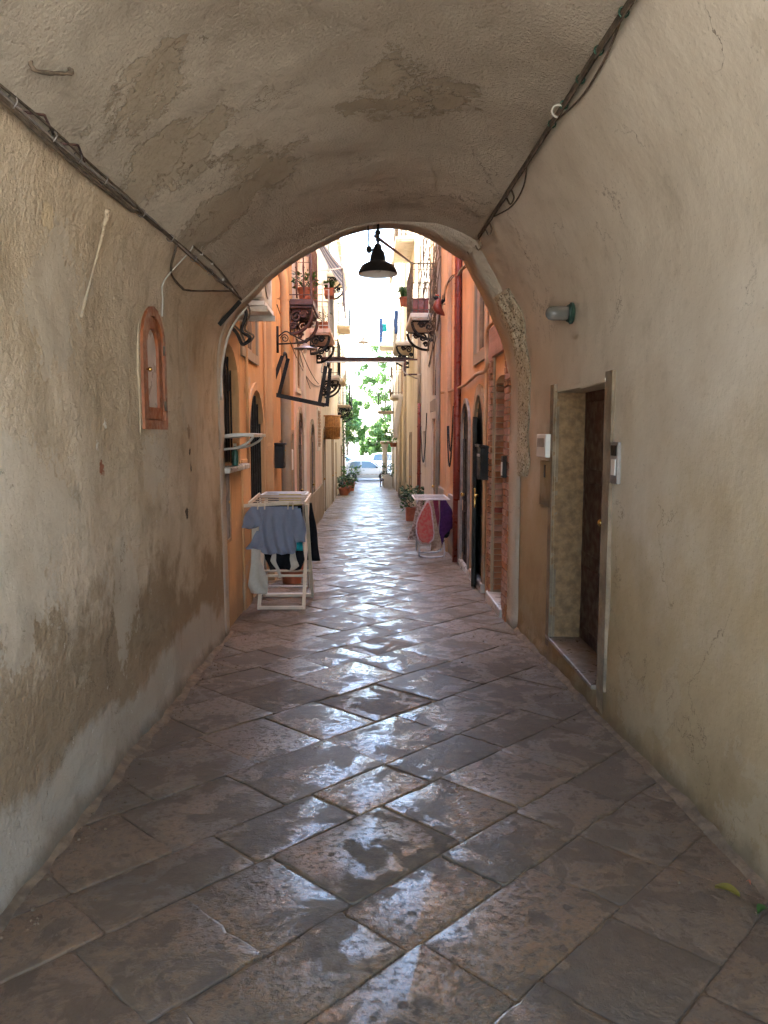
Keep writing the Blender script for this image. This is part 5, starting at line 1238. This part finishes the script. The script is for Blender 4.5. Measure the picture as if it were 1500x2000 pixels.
for j in range(3): MB().tube([Vector(p) + Vector((0.012*math.cos(k*0.9 + j*2.1), 0, 0.025*math.sin(k*0.9 + j*2.1))) for k, p in enumerate(cp)], 0.009, 5).build('strand', M['rust' if j else 'white_dirty'], t, smooth=True)
# rooster ornament
rc_ = on_x(855, 594, 1.20)
t = thing('rooster_ornament', 'red and black rooster ornament on the wall above the orange pilaster', 'ornament', rc_)
MB().tube([rc_ + Vector(p) for p in ((0.02, 0, 0.10), (0.0, 0, 0.03), (-0.01, 0, -0.05), (0.03, 0, -0.12), (0.09, 0, -0.17), (0.12, 0, -0.20))], [0.03, 0.065, 0.085, 0.07, 0.035, 0.01], 10).build('body', M['red_pipe'], t, smooth=True)
MB().ico(rc_ + Vector((-0.03, 0, 0.11)), 0.04).tube([rc_ + Vector((-0.05, 0, 0.11)), rc_ + Vector((-0.10, 0, 0.14))], [0.02, 0.003], 6).build('head', M['black'], t, smooth=True)
for k in range(4): MB().tube(catmull([rc_ + Vector((0.05, 0.01*k, 0.0)), rc_ + Vector((0.09 + 0.015*k, 0.01*k, 0.08)), rc_ + Vector((0.10 + 0.03*k, 0.01*k, 0.16 - 0.03*k))], 4), [0.02]*8 + [0.004], 6).build('tail_feather', M['black'], t, smooth=True)
for k in range(3): MB().ico(rc_ + Vector((-0.03 + 0.02*k, 0, 0.15)), 0.014).build('comb_point', M['red_bright'], t, smooth=True)
MB().box(rc_ + Vector((0.10, -0.01, -0.01)), rc_ + Vector((0.185, 0.01, 0.01))).build('hanger', M['rust'], t)
# stay rod, planters, dry vine
t = thing('stay_rod', 'rusty stay rod from the far arch to the rusty-railed balcony', 'rod', (0.1, 7.3, 3.46)); MB().tube([on_y(733, 461, 7.1), (0.89, 16.25, 5.12)], 0.016, 8).build('rod', M['iron_brown'], t, smooth=True)
potted('planter_box', 'red plastic planter with bare twigs on the rusty-railed balcony', (1.06, 16.42, 4.13), 0.1, 0.3, 0.1, 0.2, 20, 0.06, 'leaf_dark', 'red_pipe', box=(0.17, 0.12), seed=31, cat='planter')
potted('potted_plant', 'spider plant spilling over the end of the rusty-railed balcony', (0.84, 18.45, 4.62), 0.14, 0.2, 0.30, 0.30, 190, 0.1, 'leaf_light', 'terracotta', seed=32, grassy=True)
t = thing('dry_vine', 'bare brown vine hanging down the pale house beside the orange wall', 'vine', (1.36, 15.5, 2.5)); rg = random.Random(77); mb = MB()
for k in range(46):
    y = rg.uniform(14.7, 17.4); z = rg.uniform(4.2, 6.6); p = Vector((1.34 - (0.15 if y > 16.2 else 0)*rg.random(), y, z)); path = [p.copy()]
    for q in range(rg.randint(4, 9)):
        p = p + Vector((rg.uniform(-0.06, 0.035), rg.uniform(-0.1, 0.1), rg.uniform(-0.32, -0.05))); p.x = min(p.x, 1.375); path.append(p.copy())
    mb.tube(path, 0.008, 4, cap=False)
for y in (15.3, 15.6): mb.tube([(1.35 + 0.02*math.sin(z*2), y + 0.05*math.sin(z*3), z) for z in [2.4 + 0.3*k for k in range(15)]], 0.02, 5)
mb.build('stems', M['rust'], t)
potted('potted_plant', 'leafy shrub in a terracotta pot behind the clothes rack', (1.09, 19.6, fz(19.6)), 0.2, 0.34, 0.27, 0.55, 300, 0.13, 'leaf_dark', box=(0.16, 0.16), seed=41)
potted('planter_box', 'tall pale planter with a dark bush at the alley end', (1.0, 41.5, fz(41.5)), 0.2, 0.7, 0.3, 0.7, 200, 0.16, 'leaf_dark', 'pale', box=(0.22, 0.22), seed=42, cat='planter')
potted('potted_plant', 'hanging green fern on the wall near the alley end', (1.12, 36.5, 1.05), 0.18, 0.2, 0.42, 0.6, 260, 0.2, 'leaf', seed=43, grassy=False)
t = thing('iron_bench', 'dark iron bench frame at the right of the alley mouth', 'bench', (0.78, 44, fz(44)))
zf = fz(44)
MB().bar((0.6, 43.2, zf + 0.75), (1.1, 43.2, zf + 0.75), 0.05).bar((0.6, 43.2, zf + 0.40), (1.1, 43.2, zf + 0.40), 0.05).build('back_rail', M['iron_brown'], t)
for x in (0.62, 1.08):
    for y in (43.2, 43.7): MB().bar((x, y, zf), (x, y, zf + (0.8 if y < 43.5 else 0.4)), 0.05).build('leg', M['iron_brown'], t)
MB().box((0.6, 43.2, zf + 0.40), (1.1, 43.72, zf + 0.44)).build('seat', M['iron_brown'], t, bevel=0.005)
# ================================================================== washing
def drape(name, label, rows, Y, mat, amp=0.02, freq=22, nx=26, cat='cloth', solid=0.003, dyn=0.0, seed=0, steps=6):
    """hanging cloth: rows of (z, x0, x1), folds running down and opening towards the hem"""
    Z = [r[0] for r in rows]
    def f(u, w):
        k = u*(len(rows) - 1); i = min(int(k), len(rows) - 2); q = k - i
        z, a, b = [rows[i][j]*(1 - q) + rows[i+1][j]*q for j in range(3)]
        x = a + (b - a)*w; fold = amp*(0.25 + u)*(math.sin(freq*x + seed + 1.5*math.sin(5*u + seed)) + 0.5*noise.noise(Vector((x*6, u*3, seed))))
        return (x + 0.006*math.sin(9*u + seed), Y + fold + dyn*u, z + 0.004*math.sin(freq*0.7*x + seed)*u)
    mb = MB().grid(f, (len(rows) - 1)*steps, nx)
    o = mb.build(name, M[mat], None, smooth=True, solid=solid, loc=((rows[0][1] + rows[0][2])/2, Y, rows[-1][0]))
    return setp(o, label, cat, kind='thing')
# wooden rack
zf = fz(8.3); T = 0.885
t = thing('wooden_clothes_rack', 'cream wooden folding clothes rack hung with the blue-grey blouse', 'clothes rack', (-0.95, 8.3, zf))
for (ya, yb, xa, xb, nm) in ((7.98, 8.70, -1.17, -0.70, 'a'), (8.72, 7.96, -1.21, -0.66, 'b')):
    for x in (xa, xb): MB().bar((x, ya, fz(ya) + 0.012), (x, yb, T), 0.02, 0.036, (1, 0, 0)).build('leg', M['cream_wood'], t, bevel=0.003)
    MB().bar((xa + 0.002, ya, fz(ya) + 0.03), (xb - 0.002, ya, fz(ya) + 0.03), 0.04, 0.03).build('foot_bar', M['cream_wood'], t, bevel=0.003)
    f = 0.30; y_ = ya + (yb - ya)*f; MB().bar((xa + 0.01, y_, zf + (T - zf)*f), (xb - 0.01, y_, zf + (T - zf)*f), 0.035, 0.022).build('cross_bar', M['cream_wood'], t, bevel=0.003)
for k in range(5): MB().tube([(-1.26, 8.05 + k*0.16, T + 0.009*k), (-0.66, 8.05 + k*0.16, T + 0.009*k)], 0.007, 8).build('rod', M['cream_wood'], t, smooth=True)
for x in (-1.25, -0.67): MB().bar((x, 7.93, T + 0.01), (x, 8.72, T + 0.045), 0.018, 0.04).build('side_rail', M['cream_wood'], t, bevel=0.003)
MB().bar((-1.30, 7.92, T - 0.01), (-0.70, 7.92, T + 0.025), 0.025, 0.035).build('front_rail', M['cream_wood'], t, bevel=0.003)
bl = drape('blouse', 'blue-grey off-shoulder blouse pegged on the wooden rack', [(0.87, -1.22, -0.74), (0.80, -1.16, -0.75), (0.74, -1.13, -0.77), (0.60, -1.14, -0.76), (0.46, -1.15, -0.755), (0.39, -1.12, -0.78), (0.375, -1.09, -0.80)], 7.885, 'blouse', 0.016, 62, 90, 'blouse')
for k, rows in enumerate(([(0.865, -1.225, -1.14), (0.80, -1.27, -1.11), (0.73, -1.30, -1.10), (0.665, -1.315, -1.13), (0.645, -1.31, -1.17)], [(0.85, -0.78, -0.71), (0.74, -0.80, -0.68), (0.62, -0.79, -0.655), (0.50, -0.76, -0.66)], [(0.62, -1.16, -1.10), (0.52, -1.22, -1.10), (0.45, -1.275, -1.10), (0.43, -1.27, -1.12)])):
    s_ = drape('sleeve' if k < 2 else 'frill', None, rows, 7.875 - 0.004*k, 'blouse', 0.010, 55, 24, None, seed=k + 2)
    ORG_ = s_.location.copy(); s_.parent = bl; s_.location = ORG_ - bl.location
    for q in ('kind',): 
        if q in s_: del s_[q]
for k, x in enumerate((-1.15, -1.08, -0.84, -0.79)):
    o = MB().box((x - 0.006, 7.865, T - 0.045), (x + 0.006, 7.90, T + 0.04)).build('clothes_peg', M['cream_wood'], None, bevel=0.003, loc=(x, 7.9, T)); setp(o, ('wooden peg on the shoulder of the blouse beside the wall', 'wooden peg next to the wall-side peg of the blouse', 'wooden peg near the alley-side shoulder of the blouse', 'wooden peg at the alley-side end of the blouse')[k], 'peg', 'pegs holding the blouse')
drape('black_trousers', 'black trousers hanging behind the blouse', [(0.86, -1.13, -0.72), (0.45, -1.13, -0.71), (0.28, -1.12, -0.70), (0.17, -1.06, -0.74)], 8.12, 'cloth_black', 0.02, 26, cat='trousers', seed=1)
drape('black_shirt', 'black shirt hanging at the alley side of the racks', [(0.84, -0.74, -0.65), (0.5, -0.73, -0.60), (0.18, -0.72, -0.565)], 8.66, 'cloth_black', 0.02, 30, cat='shirt', seed=4)
drape('teal_shirt', 'teal shirt peeking out under the blouse hem', [(0.84, -0.86, -0.72), (0.55, -0.86, -0.70), (0.39, -0.84, -0.71)], 8.02, 'cloth_teal', 0.012, 40, cat='shirt', seed=5)
drape('white_cloth', 'off-white cloth hanging low at the wall side of the wooden rack', [(0.80, -1.22, -1.14), (0.30, -1.24, -1.14), (0.12, -1.255, -1.06), (0.02, -1.27, -1.06), (-0.05, -1.25, -1.08)], 7.93, 'cloth_white', 0.016, 42, cat='cloth', seed=6)
drape('white_vest', 'off-white straps hanging among the black trousers', [(0.40, -1.03, -1.0), (0.28, -1.05, -0.99), (0.20, -1.0, -0.96), (0.10, -0.965, -0.945)], 8.06, 'cloth_white', 0.012, 40, cat='vest', seed=7)
drape('white_vest', 'pale lace piece hanging beneath the teal shirt', [(0.40, -0.84, -0.80), (0.30, -0.84, -0.77), (0.22, -0.84, -0.755), (0.16, -0.85, -0.83)], 8.05, 'cloth_white', 0.012, 40, cat='vest', seed=8)
# white rack behind
zf = fz(9.2); T2 = 0.90
t = thing('white_clothes_rack', 'white metal clothes rack behind the wooden one', 'clothes rack', (-1.0, 9.1, zf))
for x in (-1.27, -0.76):
    MB().tube([(x, 8.85, T2), (x, 9.45, T2)], 0.013, 8).build('side_rail', M['white'], t, smooth=True)
    MB().tube([(x, 8.9, fz(8.9) + 0.012), (x, 9.42, T2)], 0.012, 8).build('leg', M['white'], t, smooth=True); MB().tube([(x, 9.42, fz(9.4) + 0.012), (x, 8.88, T2)], 0.012, 8).build('leg', M['white'], t, smooth=True)
for k in range(6): MB().tube([(-1.27, 8.86 + k*0.117, T2), (-0.76, 8.86 + k*0.117, T2)], 0.005 if 0 < k < 5 else 0.012, 6).build('rod', M['white'], t, smooth=True)
for y in (8.9, 9.42): MB().tube([(-1.27, y, fz(y) + 0.014), (-0.76, y, fz(y) + 0.014)], 0.012, 8).build('foot_bar', M['white'], t, smooth=True)
drape('yellow_towel', 'yellow towel folded over the white rack', [(0.915, -1.06, -0.8), (0.80, -1.06, -0.8), (0.70, -1.06, -0.8)], 8.98, 'cloth_yellow', 0.008, 30, cat='towel', seed=3)
drape('dark_shirt', 'dark shirt hanging from the white rack near the wall', [(0.89, -1.24, -1.08), (0.5, -1.24, -1.06), (0.3, -1.22, -1.06)], 9.1, 'cloth_black', 0.015, 30, cat='shirt', seed=9)
drape('white_napkin', 'small white napkin pegged at the alley end of the white rack', [(0.89, -0.775, -0.755), (0.72, -0.79, -0.735), (0.60, -0.77, -0.745)], 8.83, 'cloth_white', 0.008, 50, 10, cat='napkin', seed=11)
potted('flower_pot', 'empty-looking terracotta pot on the floor behind the racks', (-1.0, 9.75, fz(9.75)), 0.16, 0.28, 0.12, 0.12, 30, 0.06, 'leaf_dark', seed=51, cat='pot')
# rack on the right
zf = fz(12.5); T3 = 0.585
t = thing('wire_clothes_rack', 'white-topped wire clothes rack with grey tube legs by the downpipe', 'clothes rack', (0.98, 12.5, zf))
for x in (0.72, 1.26): MB().tube([(x, 12.12, T3), (x, 13.0, T3)], 0.012, 8).build('side_rail', M['white'], t, smooth=True)
for k in range(7): MB().tube([(0.72, 12.13 + k*0.145, T3), (1.26, 12.13 + k*0.145, T3)], 0.0045 if 0 < k < 6 else 0.012, 6).build('rod', M['white'], t, smooth=True)
for (ya, yb) in ((12.2, 12.75), (12.85, 12.3)):
    MB().tube(catmull([(0.79, yb, T3 - 0.01), (0.79, (ya+yb)/2, (T3+zf)/2), (0.79, ya, fz(ya) + 0.09), (0.82, ya, fz(ya) + 0.03), (0.90, ya, fz(ya) + 0.013), (1.08, ya, fz(ya) + 0.013), (1.17, ya, fz(ya) + 0.03), (1.20, ya, fz(ya) + 0.09), (1.20, (ya+yb)/2, (T3+zf)/2), (1.20, yb, T3 - 0.01)], 4), 0.013, 8).build('leg_frame', M['grey_metal'], t, smooth=True)
drape('red_cloth', 'red patterned teardrop-shaped cloth with pale border on the wire rack', [(0.53, 0.90, 0.93), (0.40, 0.83, 0.97), (0.22, 0.765, 1.0), (0.06, 0.75, 1.01), (-0.04, 0.775, 0.99), (-0.10, 0.84, 0.93)], 12.10, 'cloth_red', 0.012, 24, cat='cloth', seed=1)
drape('pink_cloth', 'pink and white cloth edge behind the red teardrop cloth', [(0.57, 0.89, 0.94), (0.42, 0.81, 0.99), (0.22, 0.745, 1.02), (0.05, 0.73, 1.03), (-0.06, 0.755, 1.01), (-0.125, 0.83, 0.94)], 12.115, 'cloth_pink', 0.012, 24, cat='cloth', seed=1)
drape('beige_cloth', 'beige speckled cloth hanging beside the red teardrop cloth', [(0.57, 0.93, 1.0), (0.3, 0.96, 1.06), (0.0, 0.97, 1.12), (-0.19, 0.98, 1.15), (-0.24, 0.98, 1.05)], 12.16, 'cloth_beige', 0.016, 30, cat='cloth', seed=2)
drape('flowered_cloth', 'flowered cloth swinging out at the alley side of the wire rack', [(0.57, 0.78, 0.86), (0.3, 0.72, 0.84), (0.05, 0.65, 0.80), (-0.08, 0.61, 0.76)], 12.30, 'cloth_flower', 0.016, 30, cat='cloth', seed=3)
drape('plum_cloth', 'plum red cloth in the middle of the wire rack', [(0.57, 1.0, 1.12), (0.3, 1.0, 1.13), (0.1, 1.03, 1.12), (-0.1, 1.08, 1.11)], 12.42, 'cloth_plum', 0.015, 30, cat='cloth', seed=4)
drape('purple_shirt', 'purple shirt pegged at the wall end of the wire rack', [(0.57, 1.13, 1.22), (0.42, 1.12, 1.31), (0.28, 1.12, 1.335), (0.12, 1.12, 1.33), (0.0, 1.115, 1.20), (-0.19, 1.11, 1.15)], 12.2, 'cloth_purple', 0.014, 26, cat='shirt', seed=5)
drape('black_sock', 'black bundle hanging under the purple shirt', [(0.2, 1.17, 1.30), (0.08, 1.15, 1.31), (0.0, 1.16, 1.30), (-0.06, 1.19, 1.25)], 12.34, 'cloth_black', 0.02, 30, 12, cat='sock', seed=6)
# washing far up and down the street
drape('blue_washing', 'blue shirt drying on the white-barred balcony of the straw house', [(5.3, 0.74, 0.86), (4.9, 0.74, 0.86), (4.62, 0.75, 0.85)], 23.38, 'cloth_blue', 0.015, 30, 14, cat='shirt', seed=7)
drape('teal_washing', 'teal towel hanging on the far upper balcony', [(6.75, 0.56, 0.80), (6.4, 0.56, 0.82)], 36.38, 'cloth_teal', 0.015, 20, 14, cat='towel', seed=8)
drape('blue_washing', 'dark blue sheet hanging at the corner of the far upper balcony', [(7.0, 0.46, 0.62), (6.4, 0.47, 0.62), (5.9, 0.47, 0.60)], 36.34, 'cloth_blue', 0.02, 25, 14, cat='sheet', seed=9)
drape('white_sheet', 'white sheet draped down the straw house below the low balcony', [(3.05, 1.12, 1.26), (2.5, 0.98, 1.2), (1.9, 0.90, 1.12), (1.5, 0.92, 1.1)], 29.3, 'cloth_white', 0.03, 18, 18, cat='sheet', seed=10)
# lamp on a wire farther down
zl = on_y(710, 668, 33).z; xl = on_y(710, 668, 33).x
t = thing('street_lamp', 'small lamp hung on a wire high over the far alley', 'lamp', (xl, 33, zl))
MB().lathe([(0.24, -0.04), (0.2, 0.02), (0.08, 0.08), (0.05, 0.2), (0.001, 0.22)], (xl, 33, zl), 16).build('shade', M['plate'], t, smooth=True, solid=0.005); MB().ico((xl, 33, zl - 0.06), 0.07).build('bulb', M['white'], t, smooth=True)
MB().tube(sag((-1.42, 33, zl + 0.42), (1.34, 33, zl + 0.42), 0.18, 12), 0.008, 5).build('span_wire', M['rust'], t, smooth=True)
# ================================================================== beyond the alley: cars and trees
K_ops = [(48.5, 49.5, 2.6, 4.4, 0, 0.1), (52.5, 53.5, 2.6, 4.4, 0, 0.1), (50.2, 51.3, fz(50) + 0.02, 1.0, 0, 0.1), (48.5, 49.5, 6.2, 8.0, 0, 0.1), (52.5, 53.5, 6.2, 8.0, 0, 0.1)]
Kh = house('added_shade_house', 'added pale house that shades the parked cars', -1, -2.7, 46.6, 58.5, 10.6, K_ops, M['pale'])  # added house, put here to cast shade over the white hatchback
for k, o in enumerate(K_ops):
    surround(Kh, -1, -2.7, o, 0.1, 'cream', 0.03, foot=(k == 2))
    if k == 2: door(Kh, -1, -2.7, o, 'wood', bars=False)
    else: window(Kh, -1, -2.7, o, 'white_dirty', 'green')
def car(name, label, loc, paint, sc_=(1, 1, 1), seed=0):
    t = thing(name, label, 'car', loc, 'cars parked at the alley end'); L = Vector(loc)
    def P(x, y, z): return L + Vector((x*sc_[0], y*sc_[1], z*sc_[2]))
    ST = [(-1.66, 0.30, 0.62, 0.62, 0.60), (-1.62, 0.24, 0.70, 0.90, 0.62), (-1.50, 0.22, 0.73, 1.18, 0.64), (-1.30, 0.20, 0.74, 1.35, 0.66), (-0.9, 0.2, 0.75, 1.42, 0.68), (-0.3, 0.2, 0.75, 1.435, 0.69), (0.15, 0.2, 0.75, 1.40, 0.68), (0.45, 0.2, 0.75, 1.24, 0.67), (0.85, 0.2, 0.75, 0.92, 0.66), (1.05, 0.2, 0.74, 0.86, 0.64), (1.40, 0.22, 0.72, 0.78, 0.60), (1.60, 0.26, 0.66, 0.68, 0.56), (1.66, 0.32, 0.60, 0.62, 0.52)]
    mb = MB(); rings = []
    for (x, zb_, hw, zt, rw) in ST:
        zbelt = min(0.86, zt - 0.02); 
        sec = [(-hw*0.9, zb_), (-hw, zb_ + 0.12), (-hw, 0.58), (-hw*0.97, zbelt), (-rw*0.86 if zt > 0.95 else -hw*0.9, zt - 0.05 if zt > 0.95 else zt), (-rw*0.6, zt), (rw*0.6, zt), (rw*0.86 if zt > 0.95 else hw*0.9, zt - 0.05 if zt > 0.95 else zt), (hw*0.97, zbelt), (hw, 0.58), (hw, zb_ + 0.12), (hw*0.9, zb_)]
        rings.append([mb.vert(P(x, y, z)) for y, z in sec])
    for a, b in zip(rings, rings[1:]):
        for j in range(12): mb.f.append((a[j], a[(j+1) % 12], b[(j+1) % 12], b[j]))
    mb.f.append(tuple(rings[0])); mb.f.append(tuple(reversed(rings[-1])))
    mb.build('body', paint, t, smooth=True, angle=35)
    for s in (-1, 1):
        for poly in ([(-1.28, 0.90), (-0.52, 0.90), (-0.52, 1.34), (-1.08, 1.34), (-1.2, 1.2)], [(-0.42, 0.90), (0.72, 0.90), (0.36, 1.22), (0.16, 1.33), (-0.42, 1.34)]):
            def yy(z): return s*(0.728 - (z - 0.86)*0.255)
            m = MB(); m.poly([P(x, yy(z) + s*0.012, z) for x, z in poly]); m.poly([P(x, yy(z) - s*0.03, z) for x, z in poly][::-1])
            for i in range(len(poly)):
                (x0, z0), (x1, z1) = poly[i], poly[(i+1) % len(poly)]; m.poly([P(x0, yy(z0) + s*0.012, z0), P(x1, yy(z1) + s*0.012, z1), P(x1, yy(z1) - s*0.03, z1), P(x0, yy(z0) - s*0.03, z0)])
            m.build('side_window', M['car_glass'], t)
        MB().bar(P(-0.47, s*0.757, 0.30), P(-0.47, s*0.74, 0.86), 0.012).bar(P(0.78, s*0.757, 0.30), P(0.78, s*0.74, 0.86), 0.012).build('door_seam', M['rubber'], t)
        MB().box(P(-0.38, s*0.76 - 0.012, 0.74), P(-0.22, s*0.76 + 0.012, 0.77)).build('door_handle', M['rubber'], t); MB().box(P(-0.85, s*0.756 - 0.012, 0.44), P(0.72, s*0.756 + 0.012, 0.49)).build('side_moulding', M['plate'], t)
        MB().box(P(0.55, s*0.80 - 0.06, 0.90), P(0.67, s*0.80 + 0.06, 1.0)).build('mirror', M['rubber'], t, bevel=0.02)
        for x in (-1.10, 1.08):
            c = P(x, s*0.68, 0.27); MB().lathe([(0.20, -0.09), (0.265, -0.08), (0.28, -0.05), (0.28, 0.05), (0.265, 0.08), (0.20, 0.09)], c, 24, 'Y').build('tyre', M['rubber'], t, smooth=True, angle=40)
            MB().lathe([(0.001, s*0.075), (0.06, s*0.09), (0.17, s*0.07), (0.20, s*0.088), (0.21, s*0.06)], c, 24, 'Y').build('wheel_rim', M['white_dirty'], t, smooth=True)
            MB().tube([P(x + 0.325*math.cos(a), s*0.752, 0.28 + 0.325*math.sin(a)) for a in [math.pi*k/12 for k in range(13)]], 0.03, 6).lathe([(0.001, s*0.006), (0.32, s*0.006), (0.32, 0)], P(x, s*0.752, 0.28), 24, 'Y').build('wheel_arch', M['rubber'], t, smooth=True)
        MB().box(P(1.50, s*0.5 - 0.12, 0.58), P(1.645, s*0.5 + 0.12, 0.70)).build('headlight', M['chrome'], t, bevel=0.02); MB().box(P(-1.655, s*0.6 - 0.07, 0.62), P(-1.60, s*0.6 + 0.07, 0.86)).build('tail_light', M['red_bright'], t, bevel=0.01)
    MB().poly([P(0.50, -0.55, 1.225), P(0.50, 0.55, 1.225), P(0.89, 0.62, 0.915), P(0.89, -0.62, 0.915)]).build('windscreen', M['car_glass'], t)
    MB().poly([P(-1.48, -0.5, 1.22), P(-1.48, 0.5, 1.22), P(-1.625, 0.55, 0.92), P(-1.625, -0.55, 0.92)]).build('rear_window', M['car_glass'], t)
    MB().box(P(-1.70, -0.62, 0.30), P(-1.60, 0.62, 0.48)).build('bumper', paint, t, bevel=0.03); MB().box(P(1.58, -0.58, 0.28), P(1.70, 0.58, 0.46)).build('bumper', paint, t, bevel=0.03)
    return t
gz = floor_z(60) - 0.028
car('parked_car', 'small white three-door hatchback across the alley mouth', (-0.12, 53.2, gz), M['car_white'])
car('parked_car', 'blue-green car parked behind the white hatchback', (-2.3, 63, gz), M['car_blue'], (1.15, 1.1, 1.15))
car('parked_car', 'silver car in the second row near the pale pillar', (1.75, 64, gz), M['car_silver'], (1.15, 1.1, 1.18))
car('parked_car', 'pale car half hidden by the added shade house', (-3.9, 60.2, gz), M['car_silver'], (1.1, 1.1, 1.05))
def tree(label, base, trunk_h, crowns, mat, seed, n=2600, leaf=0.16):
    base = Vector(base); rng = random.Random(seed); t = thing('street_tree', label, 'tree', base, 'trees beyond the parked cars')
    top = base + Vector((0.1, 0, trunk_h)); mb = MB().tube([base, base.lerp(top, 0.5) + Vector((0.06, 0.05, 0)), top], [0.17, 0.13, 0.1], 9)
    for (c, r) in crowns: mb.tube(catmull([top - Vector((0, 0, 0.2)), top.lerp(base + Vector(c), 0.5) + Vector((0, 0, 0.15)), base + Vector(c)], 3), [0.09, 0.08, 0.07, 0.06, 0.05, 0.03, 0.015], 6)
    mb.build('trunk', M['bark'], t, smooth=True)
    mb = MB(); vals = []; tot = sum(r**2 for _, r in crowns)
    for (c, r) in crowns:
        clumps = []
        for k in range(max(6, int(26*r*r/tot*len(crowns)/2))):
            d = Vector((rng.gauss(0, 1), rng.gauss(0, 1), rng.gauss(0, 0.85))).normalized()*r*rng.uniform(0.45, 1.0); clumps.append((base + Vector(c) + d, r*rng.uniform(0.2, 0.42), rng.random()))
        m = int(n*r*r/tot)
        for k in range(m):
            cc, cr_, cv = rng.choice(clumps); d = Vector((rng.gauss(0, 1), rng.gauss(0, 1), rng.gauss(0, 1))).normalized()*cr_*rng.random()**0.4; p = cc + d
            nrm = (d.normalized() + Vector((rng.uniform(-1, 1), rng.uniform(-1, 1), rng.uniform(-0.3, 1.2)))).normalized(); a = nrm.orthogonal().normalized(); b = nrm.cross(a); th = rng.uniform(0, 6.28); u = a*math.cos(th) + b*math.sin(th); w = nrm.cross(u); s = leaf*rng.uniform(0.6, 1.3)
            mb.poly([p - u*s, p + w*s*0.45, p + u*s, p - w*s*0.45]); vals.append(min(1, max(0, cv*0.6 + rng.random()*0.4)))
    o = mb.build('crown', M[mat], t); set_rnd(o, vals)
    return t
tree('rounded green tree left of the gap above the cars', (-2.2, 72, gz), 2.2, [((0.1, 0, 4.4), 1.5), ((-0.9, 0.3, 3.6), 1.3), ((0.9, 0, 3.3), 1.15), ((-0.4, 0, 6.0), 1.35), ((0.5, 0, 5.4), 1.1)], 'leaf', 1, 9000)
tree('low bushy tree right of the gap above the cars', (0.5, 68, gz), 1.2, [((0, 0, 2.6), 1.25), ((-0.7, 0, 2.0), 0.9), ((0.8, 0, 2.2), 1.0), ((0.3, 0, 3.5), 0.9)], 'leaf_light', 2, 7000)
tree('tall airy tree behind the low bushy one', (1.6, 84, gz), 5.0, [((0, 0, 8.0), 2.0), ((-1.6, 0, 9.6), 1.5), ((0.2, 0, 11.5), 1.7), ((-0.6, 0, 6.2), 1.4), ((0.4, 0, 4.6), 1.5)], 'leaf_light', 3, 3400, 0.2)
tree('tall thin tree behind the rounded one', (-4.2, 86, gz), 5.0, [((0, 0, 7.5), 1.9), ((0.8, 0, 9.2), 1.5), ((1.6, 0, 6.5), 1.3)], 'leaf_light', 4, 2600, 0.2)
